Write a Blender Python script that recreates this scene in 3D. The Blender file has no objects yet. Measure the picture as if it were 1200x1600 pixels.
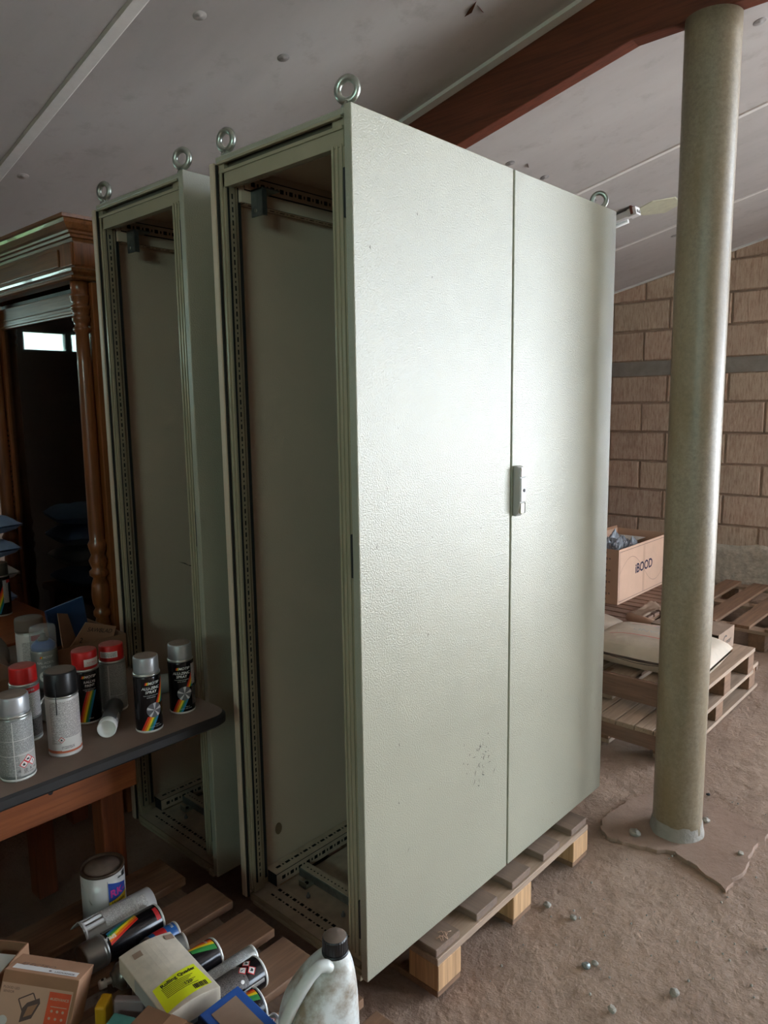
import bpy, bmesh, math, random
from mathutils import Vector, Matrix, noise

random.seed(7)
S = bpy.context.scene
COL = S.collection
PI = math.pi

# ------------------------------------------------------------------ camera
cam_d = bpy.data.cameras.new('camera')
cam = bpy.data.objects.new('camera', cam_d)
COL.objects.link(cam)
S.camera = cam
cam_d.sensor_fit = 'VERTICAL'
cam_d.sensor_height = 24.0
cam_d.lens = 1151.18 * 24.0 / 1600.0
cam_d.clip_start = 0.02
RT = Vector((0.67195419, -0.74045559, -0.01425077))
DN = Vector((-0.11561585, -0.08587463, -0.98957492))
FW = Vector((0.7315125, 0.66659663, -0.14331222))
CM = Matrix((RT, -DN, -FW)).transposed().to_4x4()
CM.translation = Vector((-1.148105, -1.122286, 1.533975))
cam.matrix_world = CM

# ------------------------------------------------------------------ sky, daylight portals, exposure
W = bpy.data.worlds.new('world')
S.world = W
W.use_nodes = True
wn, wl = W.node_tree.nodes, W.node_tree.links
wn.clear()
w_out = wn.new('ShaderNodeOutputWorld')
w_bg = wn.new('ShaderNodeBackground')
w_tc = wn.new('ShaderNodeTexCoord')
w_sx = wn.new('ShaderNodeSeparateXYZ')
w_cr = wn.new('ShaderNodeValToRGB')
w_cr.color_ramp.elements[0].position = 0.0
w_cr.color_ramp.elements[0].color = (0.75, 0.87, 1.0, 1)
w_cr.color_ramp.elements[1].position = 0.6
w_cr.color_ramp.elements[1].color = (0.66, 0.82, 1.0, 1)
wl.new(w_tc.outputs['Generated'], w_sx.inputs[0])
wl.new(w_sx.outputs['Z'], w_cr.inputs[0])
wl.new(w_cr.outputs[0], w_bg.inputs['Color'])
w_bg.inputs['Strength'].default_value = 12.0
wl.new(w_bg.outputs[0], w_out.inputs[0])


def portal(name, loc, rot, sx, sy):
    d = bpy.data.lights.new(name, 'AREA')
    d.shape = 'RECTANGLE'
    d.size, d.size_y = sx, sy
    d.cycles.is_portal = True
    o = bpy.data.objects.new(name, d)
    COL.objects.link(o)
    o.location = loc
    o.rotation_euler = rot
    return o


sun_d = bpy.data.lights.new('sun', 'SUN')
sun_d.energy = 36.0
sun_d.angle = 0.03
sun_d.color = (1.0, 0.97, 0.93)
sun = bpy.data.objects.new('sun', sun_d)
COL.objects.link(sun)
sun.rotation_euler = Vector((0.12, -0.50, -0.85)).to_track_quat('-Z', 'Y').to_euler()

# openings of the shed: big doorway in the right wall, strip windows left and at the back; high and front gaps added for light
DOOR_Y0, DOOR_Y1, DOOR_Z1 = -5.7, -2.2, 2.18
portal('daylight_doorway', (5.42, (DOOR_Y0 + DOOR_Y1) / 2, DOOR_Z1 / 2), (0, PI / 2, 0), DOOR_Z1, DOOR_Y1 - DOOR_Y0)
portal('daylight_added_high_gap', (5.42, (DOOR_Y0 + DOOR_Y1) / 2, 3.6), (0, PI / 2, 0), 1.2, DOOR_Y1 - DOOR_Y0)  # opening over the doorway, added to send light across the cabinet tops
portal('daylight_added_front', (4.12, -7.42, 1.6), (PI / 2, 0, 0), 1.65, 3.2)  # unseen front opening, added for grazing light on the block wall
portal('daylight_strip_window_left', (-4.82, -3.0, 2.3), (0, -PI / 2, 0), 0.75, 3.2)
portal('daylight_strip_window_back', (-2.2, 3.48, 1.94), (-PI / 2, 0, 0), 4.2, 0.14)

S.view_settings.view_transform = 'Standard'
S.view_settings.look = 'None'
S.view_settings.gamma = 1.0
S.view_settings.use_curve_mapping = False
S.view_settings.exposure = 0.93
S.cycles.max_bounces = 10
S.cycles.diffuse_bounces = 6
S.cycles.use_denoising = True


# ------------------------------------------------------------------ helpers
def sc(r, g, b):
    def f(u):
        u /= 255.0
        return u / 12.92 if u <= 0.04045 else ((u + 0.055) / 1.055) ** 2.4
    return (f(r), f(g), f(b), 1.0)


class B:
    """collects shapes for one mesh"""

    def __init__(self):
        self.v, self.f, self.m, self.s, self.uv = [], [], [], [], []

    def face(self, pts, m=0, smooth=False, uv=None):
        n = len(self.v)
        self.v += [Vector(p) for p in pts]
        self.f.append(tuple(range(n, n + len(pts))))
        self.m.append(m)
        self.s.append(smooth)
        self.uv.append(uv)

    def raw(self, vs, fs, m=0, smooth=False, uvs=None):
        n = len(self.v)
        self.v += [Vector(p) for p in vs]
        for i, f in enumerate(fs):
            self.f.append(tuple(n + k for k in f))
            self.m.append(m if isinstance(m, int) else m[i])
            self.s.append(smooth)
            self.uv.append(uvs[i] if uvs else None)

    def box(self, x0, y0, z0, x1, y1, z1, m=0, M=None, taper=None):
        vs = [Vector((x, y, z)) for z in (z0, z1) for y in (y0, y1) for x in (x0, x1)]
        if M is not None:
            vs = [M @ p for p in vs]
        self.raw(vs, [(0, 2, 3, 1), (4, 5, 7, 6), (0, 1, 5, 4), (1, 3, 7, 5), (3, 2, 6, 7), (2, 0, 4, 6)], m)

    def prism(self, poly, a, b, fn, m=0, smooth=False):
        """poly in 2D, extruded from a to b; fn(u,v,w)->point"""
        n = len(poly)
        vs = [fn(p[0], p[1], a) for p in poly] + [fn(p[0], p[1], b) for p in poly]
        fs = [tuple(range(n))[::-1], tuple(range(n, 2 * n))]
        fs += [(i, (i + 1) % n, n + (i + 1) % n, n + i) for i in range(n)]
        self.raw(vs, fs, m, smooth)

    def lathe(self, prof, seg=24, M=None, m=0, smooth=True, mats=None, cap0=True, cap1=True):
        vs = []
        for (r, z) in prof:
            for k in range(seg):
                a = 2 * PI * k / seg
                vs.append(Vector((r * math.cos(a), r * math.sin(a), z)))
        if M is not None:
            vs = [M @ p for p in vs]
        fs, ms = [], []
        for i in range(len(prof) - 1):
            for k in range(seg):
                k2 = (k + 1) % seg
                fs.append((i * seg + k, i * seg + k2, (i + 1) * seg + k2, (i + 1) * seg + k))
                ms.append(mats[i] if mats else m)
        self.raw(vs, fs, ms, smooth)
        n = len(self.v) - len(vs)
        if cap0:
            self.f.append(tuple(n + k for k in range(seg))[::-1]); self.m.append(mats[0] if mats else m); self.s.append(False); self.uv.append(None)
        if cap1:
            o = n + (len(prof) - 1) * seg
            self.f.append(tuple(o + k for k in range(seg))); self.m.append(mats[-1] if mats else m); self.s.append(False); self.uv.append(None)

    def tube(self, pts, r, seg=10, m=0, closed=False, caps=True):
        pts = [Vector(p) for p in pts]
        n = len(pts)
        rs = r if isinstance(r, (list, tuple)) else [r] * n
        vs = []
        up = Vector((0.13, 0.21, 0.97))
        prev = None
        for i, p in enumerate(pts):
            a = pts[(i - 1) % n] if (closed or i > 0) else p
            c = pts[(i + 1) % n] if (closed or i < n - 1) else p
            t = (c - a).normalized()
            if prev is None:
                x = t.cross(up)
                if x.length < 1e-3:
                    x = t.cross(Vector((1, 0, 0)))
            else:
                x = prev - t * prev.dot(t)
            x.normalize()
            prev = x
            y = t.cross(x)
            for k in range(seg):
                an = 2 * PI * k / seg
                vs.append(p + (x * math.cos(an) + y * math.sin(an)) * rs[i])
        fs = []
        for i in range(n if closed else n - 1):
            j = (i + 1) % n
            for k in range(seg):
                k2 = (k + 1) % seg
                fs.append((i * seg + k, i * seg + k2, j * seg + k2, j * seg + k))
        self.raw(vs, fs, m, True)
        if caps and not closed:
            o = len(self.v) - len(vs)
            self.f.append(tuple(o + k for k in range(seg))[::-1]); self.m.append(m); self.s.append(False); self.uv.append(None)
            o += (n - 1) * seg
            self.f.append(tuple(o + k for k in range(seg))); self.m.append(m); self.s.append(False); self.uv.append(None)

    def torus(self, R, r, M=None, segR=28, seg=10, m=0):
        pts = []
        for k in range(segR):
            a = 2 * PI * k / segR
            p = Vector((R * math.cos(a), R * math.sin(a), 0))
            pts.append(M @ p if M is not None else p)
        self.tube(pts, r, seg, m, closed=True)

    def loft(self, rings, m=0, smooth=True, cap0=True, cap1=True):
        seg = len(rings[0])
        vs = [p for r in rings for p in r]
        fs = []
        for i in range(len(rings) - 1):
            for k in range(seg):
                k2 = (k + 1) % seg
                fs.append((i * seg + k, i * seg + k2, (i + 1) * seg + k2, (i + 1) * seg + k))
        self.raw(vs, fs, m, smooth)
        n = len(self.v) - len(vs)
        if cap0:
            self.f.append(tuple(n + k for k in range(seg))[::-1]); self.m.append(m); self.s.append(smooth); self.uv.append(None)
        if cap1:
            o = n + (len(rings) - 1) * seg
            self.f.append(tuple(o + k for k in range(seg))); self.m.append(m); self.s.append(smooth); self.uv.append(None)

    def mesh(self, name, mats, fix=True):
        me = bpy.data.meshes.new(name)
        me.from_pydata([tuple(p) for p in self.v], [], self.f)
        mats = mats if isinstance(mats, (list, tuple)) else [mats]
        for mm in mats:
            me.materials.append(mm)
        me.polygons.foreach_set('material_index', self.m)
        me.polygons.foreach_set('use_smooth', self.s)
        if any(u is not None for u in self.uv):
            ul = me.uv_layers.new(name='UVMap')
            li = 0
            for f, u in zip(self.f, self.uv):
                for k in range(len(f)):
                    if u is not None:
                        ul.data[li].uv = u[k]
                    li += 1
        if fix:
            bm = bmesh.new()
            bm.from_mesh(me)
            bmesh.ops.remove_doubles(bm, verts=bm.verts, dist=1e-6)
            bmesh.ops.recalc_face_normals(bm, faces=bm.faces)
            bm.to_mesh(me)
            bm.free()
        me.update()
        return me

    def build(self, name, mats, parent=None, loc=None, rot=None, bevel=0, bseg=2, fix=True):
        return link(name, self.mesh(name, mats, fix), parent, loc, rot, bevel, bseg)


def link(name, me, parent=None, loc=None, rot=None, bevel=0, bseg=2):
    o = bpy.data.objects.new(name, me)
    COL.objects.link(o)
    if parent is not None:
        o.parent = parent
    if loc is not None:
        o.location = loc
    if rot is not None:
        if isinstance(rot, Matrix):
            o.rotation_euler = rot.to_euler()
        else:
            o.rotation_euler = rot
    if bevel:
        md = o.modifiers.new('bevel', 'BEVEL')
        md.width = bevel
        md.segments = bseg
        md.limit_method = 'ANGLE'
        md.angle_limit = 0.6
    return o


def tag(o, label=None, cat=None, group=None, kind=None):
    if label: o['label'] = label
    if cat: o['category'] = cat
    if group: o['group'] = group
    if kind: o['kind'] = kind
    return o


def thing(name, label, cat, loc=(0, 0, 0), rot=(0, 0, 0), group=None):
    o = bpy.data.objects.new(name, None)
    COL.objects.link(o)
    o.empty_display_size = 0.05
    o.location = loc
    o.rotation_euler = rot.to_euler() if isinstance(rot, Matrix) else rot
    return tag(o, label, cat, group)


def dup(root, loc=None, rot=None, label=None, group=None):
    r = root.copy(); COL.objects.link(r)
    if loc is not None: r.location = loc
    if rot is not None: r.rotation_euler = rot
    if label: r['label'] = label
    if group: r['group'] = group
    for ch in list(root.children):
        c = ch.copy(); COL.objects.link(c); c.parent = r
        for g in list(ch.children):
            d = g.copy(); COL.objects.link(d); d.parent = c
    return r


# ------------------------------------------------------------------ materials
class NT:
    def __init__(self, name):
        self.mat = bpy.data.materials.new(name)
        self.mat.use_nodes = True
        self.n = self.mat.node_tree.nodes
        self.l = self.mat.node_tree.links
        self.bsdf = self.n['Principled BSDF']

    def node(self, t, **kw):
        nd = self.n.new(t)
        for k, v in kw.items():
            if hasattr(nd, k):
                setattr(nd, k, v)
            else:
                nd.inputs[k].default_value = v
        return nd

    def coords(self, scale=(1, 1, 1), rand=True, kind='Object'):
        tc = self.node('ShaderNodeTexCoord')
        mp = self.node('ShaderNodeMapping')
        mp.inputs['Scale'].default_value = scale
        self.l.new(tc.outputs[kind], mp.inputs['Vector'])
        if rand:
            oi = self.node('ShaderNodeObjectInfo')
            ml = self.node('ShaderNodeMath', operation='MULTIPLY')
            ml.inputs[1].default_value = 37.0
            self.l.new(oi.outputs['Random'], ml.inputs[0])
            self.l.new(ml.outputs[0], mp.inputs['Location'])
        return mp.outputs[0]

    def noise(self, vec, scale, detail=4, rough=0.55):
        nd = self.node('ShaderNodeTexNoise')
        nd.inputs['Scale'].default_value = scale
        nd.inputs['Detail'].default_value = detail
        nd.inputs['Roughness'].default_value = rough
        if vec is not None:
            self.l.new(vec, nd.inputs['Vector'])
        return nd.outputs['Fac']

    def ramp(self, fac, stops):
        cr = self.node('ShaderNodeValToRGB')
        e = cr.color_ramp.elements
        while len(e) < len(stops):
            e.new(0.5)
        for k, (p, c) in enumerate(stops):
            e[k].position = p
            e[k].color = c if len(c) == 4 else (*c, 1)
        self.l.new(fac, cr.inputs[0])
        return cr.outputs[0]

    def mix(self, a, b, fac, mode='MIX'):
        mx = self.node('ShaderNodeMix', data_type='RGBA', blend_type=mode)
        for sock, val in ((mx.inputs[0], fac), (mx.inputs[6], a), (mx.inputs[7], b)):
            if isinstance(val, bpy.types.NodeSocket):
                self.l.new(val, sock)
            else:
                sock.default_value = val
        return mx.outputs[2]

    def bump(self, fac, strength, dist, normal=None):
        bp = self.node('ShaderNodeBump')
        bp.inputs['Strength'].default_value = strength
        bp.inputs['Distance'].default_value = dist
        self.l.new(fac, bp.inputs['Height'])
        if normal is not None:
            self.l.new(normal, bp.inputs['Normal'])
        return bp.outputs[0]

    def set(self, **kw):
        for k, v in kw.items():
            key = k.replace('_', ' ')
            s = self.bsdf.inputs[key]
            if isinstance(v, bpy.types.NodeSocket):
                self.l.new(v, s)
            else:
                s.default_value = v
        return self.mat


def dk(c, k):
    return (c[0] * k, c[1] * k, c[2] * k, 1)


def plain(name, col, rough=0.5, metal=0.0, var=0.12, vs=30, bump=0.0, bs=200, bd=0.001, spec=0.5):
    t = NT(name)
    v = t.coords()
    n = t.noise(v, vs, 5)
    c = t.ramp(n, [(0.25, dk(col, 1 - var)), (0.75, dk(col, 1 + var))])
    kw = dict(Base_Color=c, Roughness=rough, Metallic=metal)
    if bump:
        kw['Normal'] = t.bump(t.noise(v, bs, 3), bump, bd)
    t.bsdf.inputs['Specular IOR Level'].default_value = spec
    return t.set(**kw)


def wood(name, col, axis=0, rough=0.7, var=0.35, dust=None, dustamt=0.5, gloss=0.0, scale=1.0):
    t = NT(name)
    s = [22 * scale] * 3
    s[axis] = 1.6 * scale
    v = t.coords(tuple(s))
    n = t.noise(v, 2.2, 7, 0.62)
    s2 = [90 * scale] * 3
    s2[axis] = 3.0 * scale
    v2 = t.coords(tuple(s2))
    n2 = t.noise(v2, 1.6, 3)
    c = t.ramp(n, [(0.28, dk(col, 1 - var)), (0.5, col), (0.75, dk(col, 1 + var * 0.7))])
    c = t.mix(c, t.ramp(n2, [(0.3, (0.55, 0.5, 0.45, 1)), (0.6, (1, 1, 1, 1))]), 0.6, 'MULTIPLY')
    if dust:
        dn = t.noise(t.coords((1, 1, 1)), 7, 6, 0.6)
        c = t.mix(c, dust, t.ramp(dn, [(0.3, (dustamt * 0.45,) * 3), (0.7, (min(1, dustamt * 1.3),) * 3)]))
    nb = t.bump(n2, 0.35, 0.001)
    t.bsdf.inputs['Coat Weight'].default_value = gloss
    return t.set(Base_Color=c, Roughness=rough, Normal=nb)


def paint_metal(name, col, rough=0.34, orange=0.22, spec=0.5):
    """powder coat with orange-peel texture and a little dust"""
    t = NT(name)
    v = t.coords((1, 1, 1), rand=False)
    n = t.noise(v, 3.0, 6, 0.6)
    c = t.ramp(n, [(0.3, dk(col, 0.95)), (0.7, dk(col, 1.03))])
    dn = t.noise(v, 60, 4, 0.7)
    c = t.mix(c, dk(col, 0.62), t.ramp(dn, [(0.70, (0, 0, 0)), (0.80, (0.5, 0.5, 0.5))]))
    p = t.noise(v, 270, 2, 0.5)
    nb = t.bump(p, orange, 0.004)
    t.bsdf.inputs['Specular IOR Level'].default_value = spec
    return t.set(Base_Color=c, Roughness=rough, Normal=nb)


def fineprint(name, paper, ink, freq=420.0, density=0.46, rough=0.45, blocks=0.0):
    """lines of unreadably small text, procedurally broken into words (UV in metres)"""
    t = NT(name)
    tc = t.node('ShaderNodeTexCoord')
    sx = t.node('ShaderNodeSeparateXYZ')
    t.l.new(tc.outputs['UV'], sx.inputs[0])
    mu = t.node('ShaderNodeMath', operation='MULTIPLY'); mu.inputs[1].default_value = freq
    t.l.new(sx.outputs['Y'], mu.inputs[0])
    fr = t.node('ShaderNodeMath', operation='FRACT'); t.l.new(mu.outputs[0], fr.inputs[0])
    fl = t.node('ShaderNodeMath', operation='FLOOR'); t.l.new(mu.outputs[0], fl.inputs[0])
    ln = t.node('ShaderNodeMath', operation='LESS_THAN'); ln.inputs[1].default_value = 0.52
    t.l.new(fr.outputs[0], ln.inputs[0])
    cx = t.node('ShaderNodeCombineXYZ')
    t.l.new(sx.outputs['X'], cx.inputs[0])
    t.l.new(fl.outputs[0], cx.inputs[1])
    mp = t.node('ShaderNodeMapping'); mp.inputs['Scale'].default_value = (freq * 2.2, 7.31, 1)
    t.l.new(cx.outputs[0], mp.inputs['Vector'])
    nz = t.node('ShaderNodeTexNoise'); nz.inputs['Scale'].default_value = 1.0; nz.inputs['Detail'].default_value = 1.5
    t.l.new(mp.outputs[0], nz.inputs['Vector'])
    gt = t.node('ShaderNodeMath', operation='GREATER_THAN'); gt.inputs[1].default_value = density
    t.l.new(nz.outputs['Fac'], gt.inputs[0])
    ml = t.node('ShaderNodeMath', operation='MULTIPLY')
    t.l.new(ln.outputs[0], ml.inputs[0]); t.l.new(gt.outputs[0], ml.inputs[1])
    c = t.mix(paper, ink, ml.outputs[0])
    return t.set(Base_Color=c, Roughness=rough)


M = {}
DUST = sc(118, 98, 84)
M['paint'] = paint_metal('cabinet_paint', sc(160, 156, 137), 0.28, 0.36, 0.58)
M['paint_in'] = paint_metal('cabinet_inner_paint', sc(200, 180, 156), 0.5, 0.18)
M['paint_frame'] = plain('cabinet_frame_paint', sc(158, 147, 122), 0.26, 0, 0.06, 8)
M['paint_dust'] = plain('dusty_frame_paint', sc(182, 164, 142), 0.7, 0, 0.2, 25)
M['olive_dark'] = plain('shaded_channel_paint', sc(84, 78, 60), 0.6, 0, 0.1)  # darker copy of the paint, shade put into the colour
M['hole_shade'] = plain('painted_hole_shade', sc(14, 13, 12), 0.9, 0, 0.1)  # near-black colour standing for the shade inside punched holes
M['gasket'] = plain('rubber_gasket', sc(34, 32, 30), 0.7, 0, 0.1)
M['zinc'] = plain('zinc_plated_steel', sc(176, 180, 170), 0.34, 1.0, 0.12, 40)
M['zinc_dull'] = plain('dull_zinc', sc(140, 148, 146), 0.5, 1.0, 0.2, 60)
M['chrome'] = plain('chrome', sc(220, 222, 226), 0.12, 1.0, 0.04)
M['steel'] = plain('tin_rim', sc(205, 204, 198), 0.3, 0.9, 0.06)
M['white_rim'] = plain('white_rim', sc(215, 213, 205), 0.4, 0.2, 0.06)
M['white_pl'] = plain('white_plastic', sc(222, 222, 218), 0.4, 0, 0.05)
M['white_fx'] = plain('white_enamel', sc(228, 226, 226), 0.4, 0, 0.05)


def mat_ceiling():
    t = NT('ceiling_board')
    v = t.coords((1, 0.35, 1))
    n = t.noise(v, 2.2, 6, 0.6)
    c = t.ramp(n, [(0.25, sc(166, 160, 157)), (0.75, sc(192, 187, 184))])
    n2 = t.noise(t.coords((1, 1, 1)), 9, 8, 0.65)
    c = t.mix(c, sc(138, 128, 120), t.ramp(n2, [(0.55, (0, 0, 0)), (0.85, (0.6, 0.6, 0.6))]))
    return t.set(Base_Color=c, Roughness=0.62, Normal=t.bump(n2, 0.12, 0.002))


M['ceiling'] = mat_ceiling()
M['strip'] = plain('white_joint_strip', sc(222, 218, 214), 0.5, 0, 0.05)
M['rafter'] = wood('stained_rafter', sc(110, 54, 34), 1, 0.6, 0.35)


def mat_block():
    t = NT('ribbed_block')
    v = t.coords((1, 1, 0.16))
    n = t.noise(v, 75, 4, 0.7)
    sp = t.noise(t.coords((1, 1, 1)), 3.5, 6, 0.6)
    oi = t.node('ShaderNodeObjectInfo')
    base = t.ramp(oi.outputs['Random'], [(0.0, sc(192, 156, 134)), (0.5, sc(186, 160, 136)), (1.0, sc(182, 150, 130))])
    c = t.mix(base, sc(212, 190, 168), t.ramp(n, [(0.42, (0, 0, 0)), (0.75, (1, 1, 1))]))
    c = t.mix(c, sc(138, 110, 94), t.ramp(n, [(0.22, (0.85, 0.85, 0.85)), (0.46, (0, 0, 0))]))
    c = t.mix(c, sc(146, 114, 96), t.ramp(sp, [(0.5, (0, 0, 0)), (0.9, (0.7, 0.7, 0.7))]))
    return t.set(Base_Color=c, Roughness=0.9, Normal=t.bump(n, 0.9, 0.006))


M['block'] = mat_block()
M['mortar'] = plain('mortar', sc(164, 138, 120), 0.95, 0, 0.25, 14, 0.6, 60, 0.004)
M['band'] = plain('grey_cement_band', sc(146, 138, 128), 0.95, 0, 0.18, 12, 0.7, 50, 0.006)
M['render'] = plain('rough_cement_render', sc(182, 168, 150), 0.95, 0, 0.3, 22, 0.9, 45, 0.01)
M['wall'] = plain('plain_wall', sc(120, 100, 86), 0.95, 0, 0.15, 6)


def mat_column():
    t = NT('stained_concrete_column')
    v = t.coords((1, 1, 1), rand=False)
    n = t.noise(v, 70, 8, 0.75)
    c = t.ramp(n, [(0.25, sc(112, 97, 78)), (0.7, sc(150, 136, 114))])
    vs = t.coords((1, 1, 0.22), rand=False)
    s1 = t.noise(vs, 7, 6, 0.6)
    c = t.mix(c, sc(124, 102, 68), t.ramp(s1, [(0.45, (0, 0, 0)), (0.70, (0.8, 0.8, 0.8))]))
    s2 = t.noise(v, 16, 8, 0.7)
    c = t.mix(c, sc(80, 62, 48), t.ramp(s2, [(0.64, (0, 0, 0)), (0.76, (0.8, 0.8, 0.8))]))
    return t.set(Base_Color=c, Roughness=0.4, Normal=t.bump(n, 0.3, 0.0015))


M['column'] = mat_column()


def mat_floor(name, dark, light, bump):
    t = NT(name)
    v = t.coords((1, 1, 1), rand=False)
    n = t.noise(v, 1.4, 8, 0.62)
    c = t.ramp(n, [(0.3, dark), (0.7, light)])
    f = t.noise(v, 55, 6, 0.7)
    c = t.mix(c, dk(dark, 0.6), t.ramp(f, [(0.2, (0.8, 0.8, 0.8)), (0.42, (0, 0, 0))]))
    c = t.mix(c, dk(light, 1.3), t.ramp(f, [(0.62, (0, 0, 0)), (0.8, (0.6, 0.6, 0.6))]))
    big = t.noise(v, 18, 7, 0.65)
    nb = t.bump(big, bump, 0.03)
    nb = t.bump(f, bump * 0.9, 0.006, nb)
    vo = t.node('ShaderNodeTexVoronoi'); vo.inputs['Scale'].default_value = 24
    t.l.new(v, vo.inputs['Vector'])
    pit = t.ramp(vo.outputs['Distance'], [(0.05, (0, 0, 0)), (0.28, (1, 1, 1))])
    msk = t.noise(v, 5, 3)
    pit = t.mix((1, 1, 1, 1), pit, t.ramp(msk, [(0.48, (0, 0, 0)), (0.62, (1, 1, 1))]))
    nb = t.bump(pit, bump * 0.7, 0.006, nb)
    s3 = t.noise(v, 6, 7, 0.7)
    c = t.mix(c, dk(dark, 0.78), t.ramp(s3, [(0.52, (0, 0, 0)), (0.72, (0.7, 0.7, 0.7))]))
    return t.set(Base_Color=c, Roughness=0.85, Normal=nb)


M['floor'] = mat_floor('dusty_earth_floor', sc(138, 110, 90), sc(164, 138, 118), 0.65)
M['slab'] = mat_floor('dusty_slab', sc(136, 108, 90), sc(156, 130, 112), 0.22)
M['stone'] = plain('pebble', sc(150, 142, 130), 0.8, 0, 0.35, 20)
M['ground'] = plain('outside_ground', sc(206, 203, 197), 0.9, 0, 0.12, 3)
M['dim_ground'] = plain('dim_green_ground', sc(74, 92, 52), 0.95, 0, 0.2, 3)  # unseen ground coloured dark green to cut light bounced up to the ceiling

M['pal_top'] = wood('dusty_pallet_board', sc(128, 102, 82), 0, 0.85, 0.3, sc(122, 104, 92), 0.55)
M['pal_top_y'] = wood('dusty_pallet_board_y', sc(128, 102, 82), 1, 0.85, 0.3, sc(122, 104, 92), 0.55)
M['pal_brown'] = wood('brown_pallet_board', sc(142, 104, 74), 0, 0.8, 0.35, sc(110, 86, 70), 0.4)
M['pal_pale'] = wood('pale_pallet_board', sc(172, 146, 122), 0, 0.8, 0.3, sc(150, 126, 108), 0.35)
M['pal_pale_y'] = wood('pale_pallet_board_y', sc(164, 136, 112), 1, 0.8, 0.3, sc(150, 126, 108), 0.35)
M['pal_red'] = wood('reddish_pallet_board', sc(140, 106, 86), 1, 0.8, 0.3, sc(120, 96, 82), 0.4)
M['block_wood'] = wood('fresh_wood_block', sc(196, 154, 110), 2, 0.75, 0.25)
M['oak'] = wood('varnished_oak', sc(142, 84, 44), 2, 0.32, 0.38, None, 0, 0.35)
M['oak_y'] = wood('varnished_oak_y', sc(138, 86, 48), 1, 0.34, 0.38, None, 0, 0.35)
M['oak_dark'] = wood('dark_oak_interior', sc(58, 36, 24), 2, 0.5, 0.3)
M['bench_wood'] = wood('orange_bench_wood', sc(160, 88, 44), 0, 0.5, 0.3, None, 0, 0.2)
M['bench_top'] = plain('dusty_worktop', sc(124, 102, 88), 0.8, 0, 0.14, 9, 0.2, 120, 0.0008)
M['bench_edge'] = plain('black_worktop_edge', sc(30, 27, 26), 0.5, 0, 0.2, 20)


def mat_glass(name, tint, rough=0.02, refl=1.0):
    t = NT(name)
    t.n.remove(t.bsdf)
    out = t.n['Material Output']
    tr = t.node('ShaderNodeBsdfTransparent'); tr.inputs[0].default_value = tint
    gl = t.node('ShaderNodeBsdfGlossy'); gl.inputs['Roughness'].default_value = rough
    fr = t.node('ShaderNodeFresnel'); fr.inputs[0].default_value = 1.5
    mx = t.node('ShaderNodeMixShader')
    t.l.new(fr.outputs[0], mx.inputs[0]); t.l.new(tr.outputs[0], mx.inputs[1]); t.l.new(gl.outputs[0], mx.inputs[2])
    t.l.new(mx.outputs[0], out.inputs[0])
    return t.mat


M['glass'] = mat_glass('vitrine_glass', (0.75, 0.78, 0.76, 1))
M['pane'] = mat_glass('foliage_tinted_pane', (0.82, 0.93, 0.84, 1))  # green tint in the glass stands for light off foliage outside


def mat_film(name, col, alpha, rough=0.25):
    t = NT(name)
    t.bsdf.inputs['Base Color'].default_value = col
    t.bsdf.inputs['Roughness'].default_value = rough
    t.bsdf.inputs['Alpha'].default_value = alpha
    return t.mat


M['film'] = mat_film('milky_plastic_film', sc(150, 148, 142), 0.75, 0.35)
M['clear_cap'] = mat_film('clear_plastic_cap', sc(190, 190, 188), 0.32, 0.15)
M['grey_film'] = mat_film('grey_plastic_film', sc(128, 130, 134), 0.8, 0.12)

M['card'] = plain('cardboard', sc(164, 122, 92), 0.85, 0, 0.1, 12)
M['card_pale'] = plain('pale_cardboard', sc(206, 168, 142), 0.85, 0, 0.06, 8)
M['card_mid'] = plain('parcel_tape', sc(190, 152, 126), 0.6, 0, 0.06, 8)
M['card_dk'] = plain('brown_cardboard', sc(124, 88, 62), 0.85, 0, 0.12, 12)
M['card_grey'] = plain('dusty_cardboard', sc(150, 124, 104), 0.9, 0, 0.15, 14)
M['paper'] = plain('dusty_white_paper', sc(205, 192, 172), 0.85, 0, 0.12, 40, 0.2, 150, 0.0006)
M['label_white'] = plain('white_label', sc(220, 216, 210), 0.6, 0, 0.04)
M['label_grey'] = plain('grey_label', sc(168, 164, 158), 0.6, 0, 0.06)
M['yellow'] = plain('yellow_label', sc(226, 232, 30), 0.55, 0, 0.04)
M['ink'] = plain('black_ink', sc(26, 24, 24), 0.6, 0, 0.05)
M['ink_brown'] = plain('brown_ink', sc(96, 74, 66), 0.6, 0, 0.05)
M['navy'] = plain('navy_ink', sc(36, 34, 62), 0.6, 0, 0.05)
M['white_ink'] = plain('white_print', sc(222, 220, 216), 0.5, 0, 0.03)
M['red_cap'] = plain('red_plastic_cap', sc(196, 24, 20), 0.4, 0, 0.06)
M['silver_cap'] = plain('silver_cap', sc(176, 178, 180), 0.34, 0.55, 0.05)
M['black_cap'] = plain('black_plastic_cap', sc(26, 25, 26), 0.35, 0, 0.1)
M['grey_cap'] = plain('grey_cap', sc(120, 114, 104), 0.3, 0.6, 0.06)
M['brown_cap'] = plain('dusty_brown_cap', sc(104, 88, 76), 0.7, 0, 0.12)
M['dust'] = plain('settled_dust', sc(128, 108, 94), 0.9, 0, 0.15, 60)
M['dust_red'] = plain('dust_on_red', sc(164, 84, 72), 0.85, 0, 0.12, 60)
M['blk_body'] = plain('glossy_black_tin', sc(26, 22, 24), 0.2, 0.2, 0.1)
M['wht_body'] = plain('white_tin', sc(214, 210, 206), 0.3, 0.1, 0.04)
M['gry_body'] = plain('grey_tin', sc(150, 152, 148), 0.3, 0.5, 0.06)
M['blue_pl'] = plain('blue_plastic', sc(40, 100, 170), 0.3, 0, 0.06)
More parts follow.
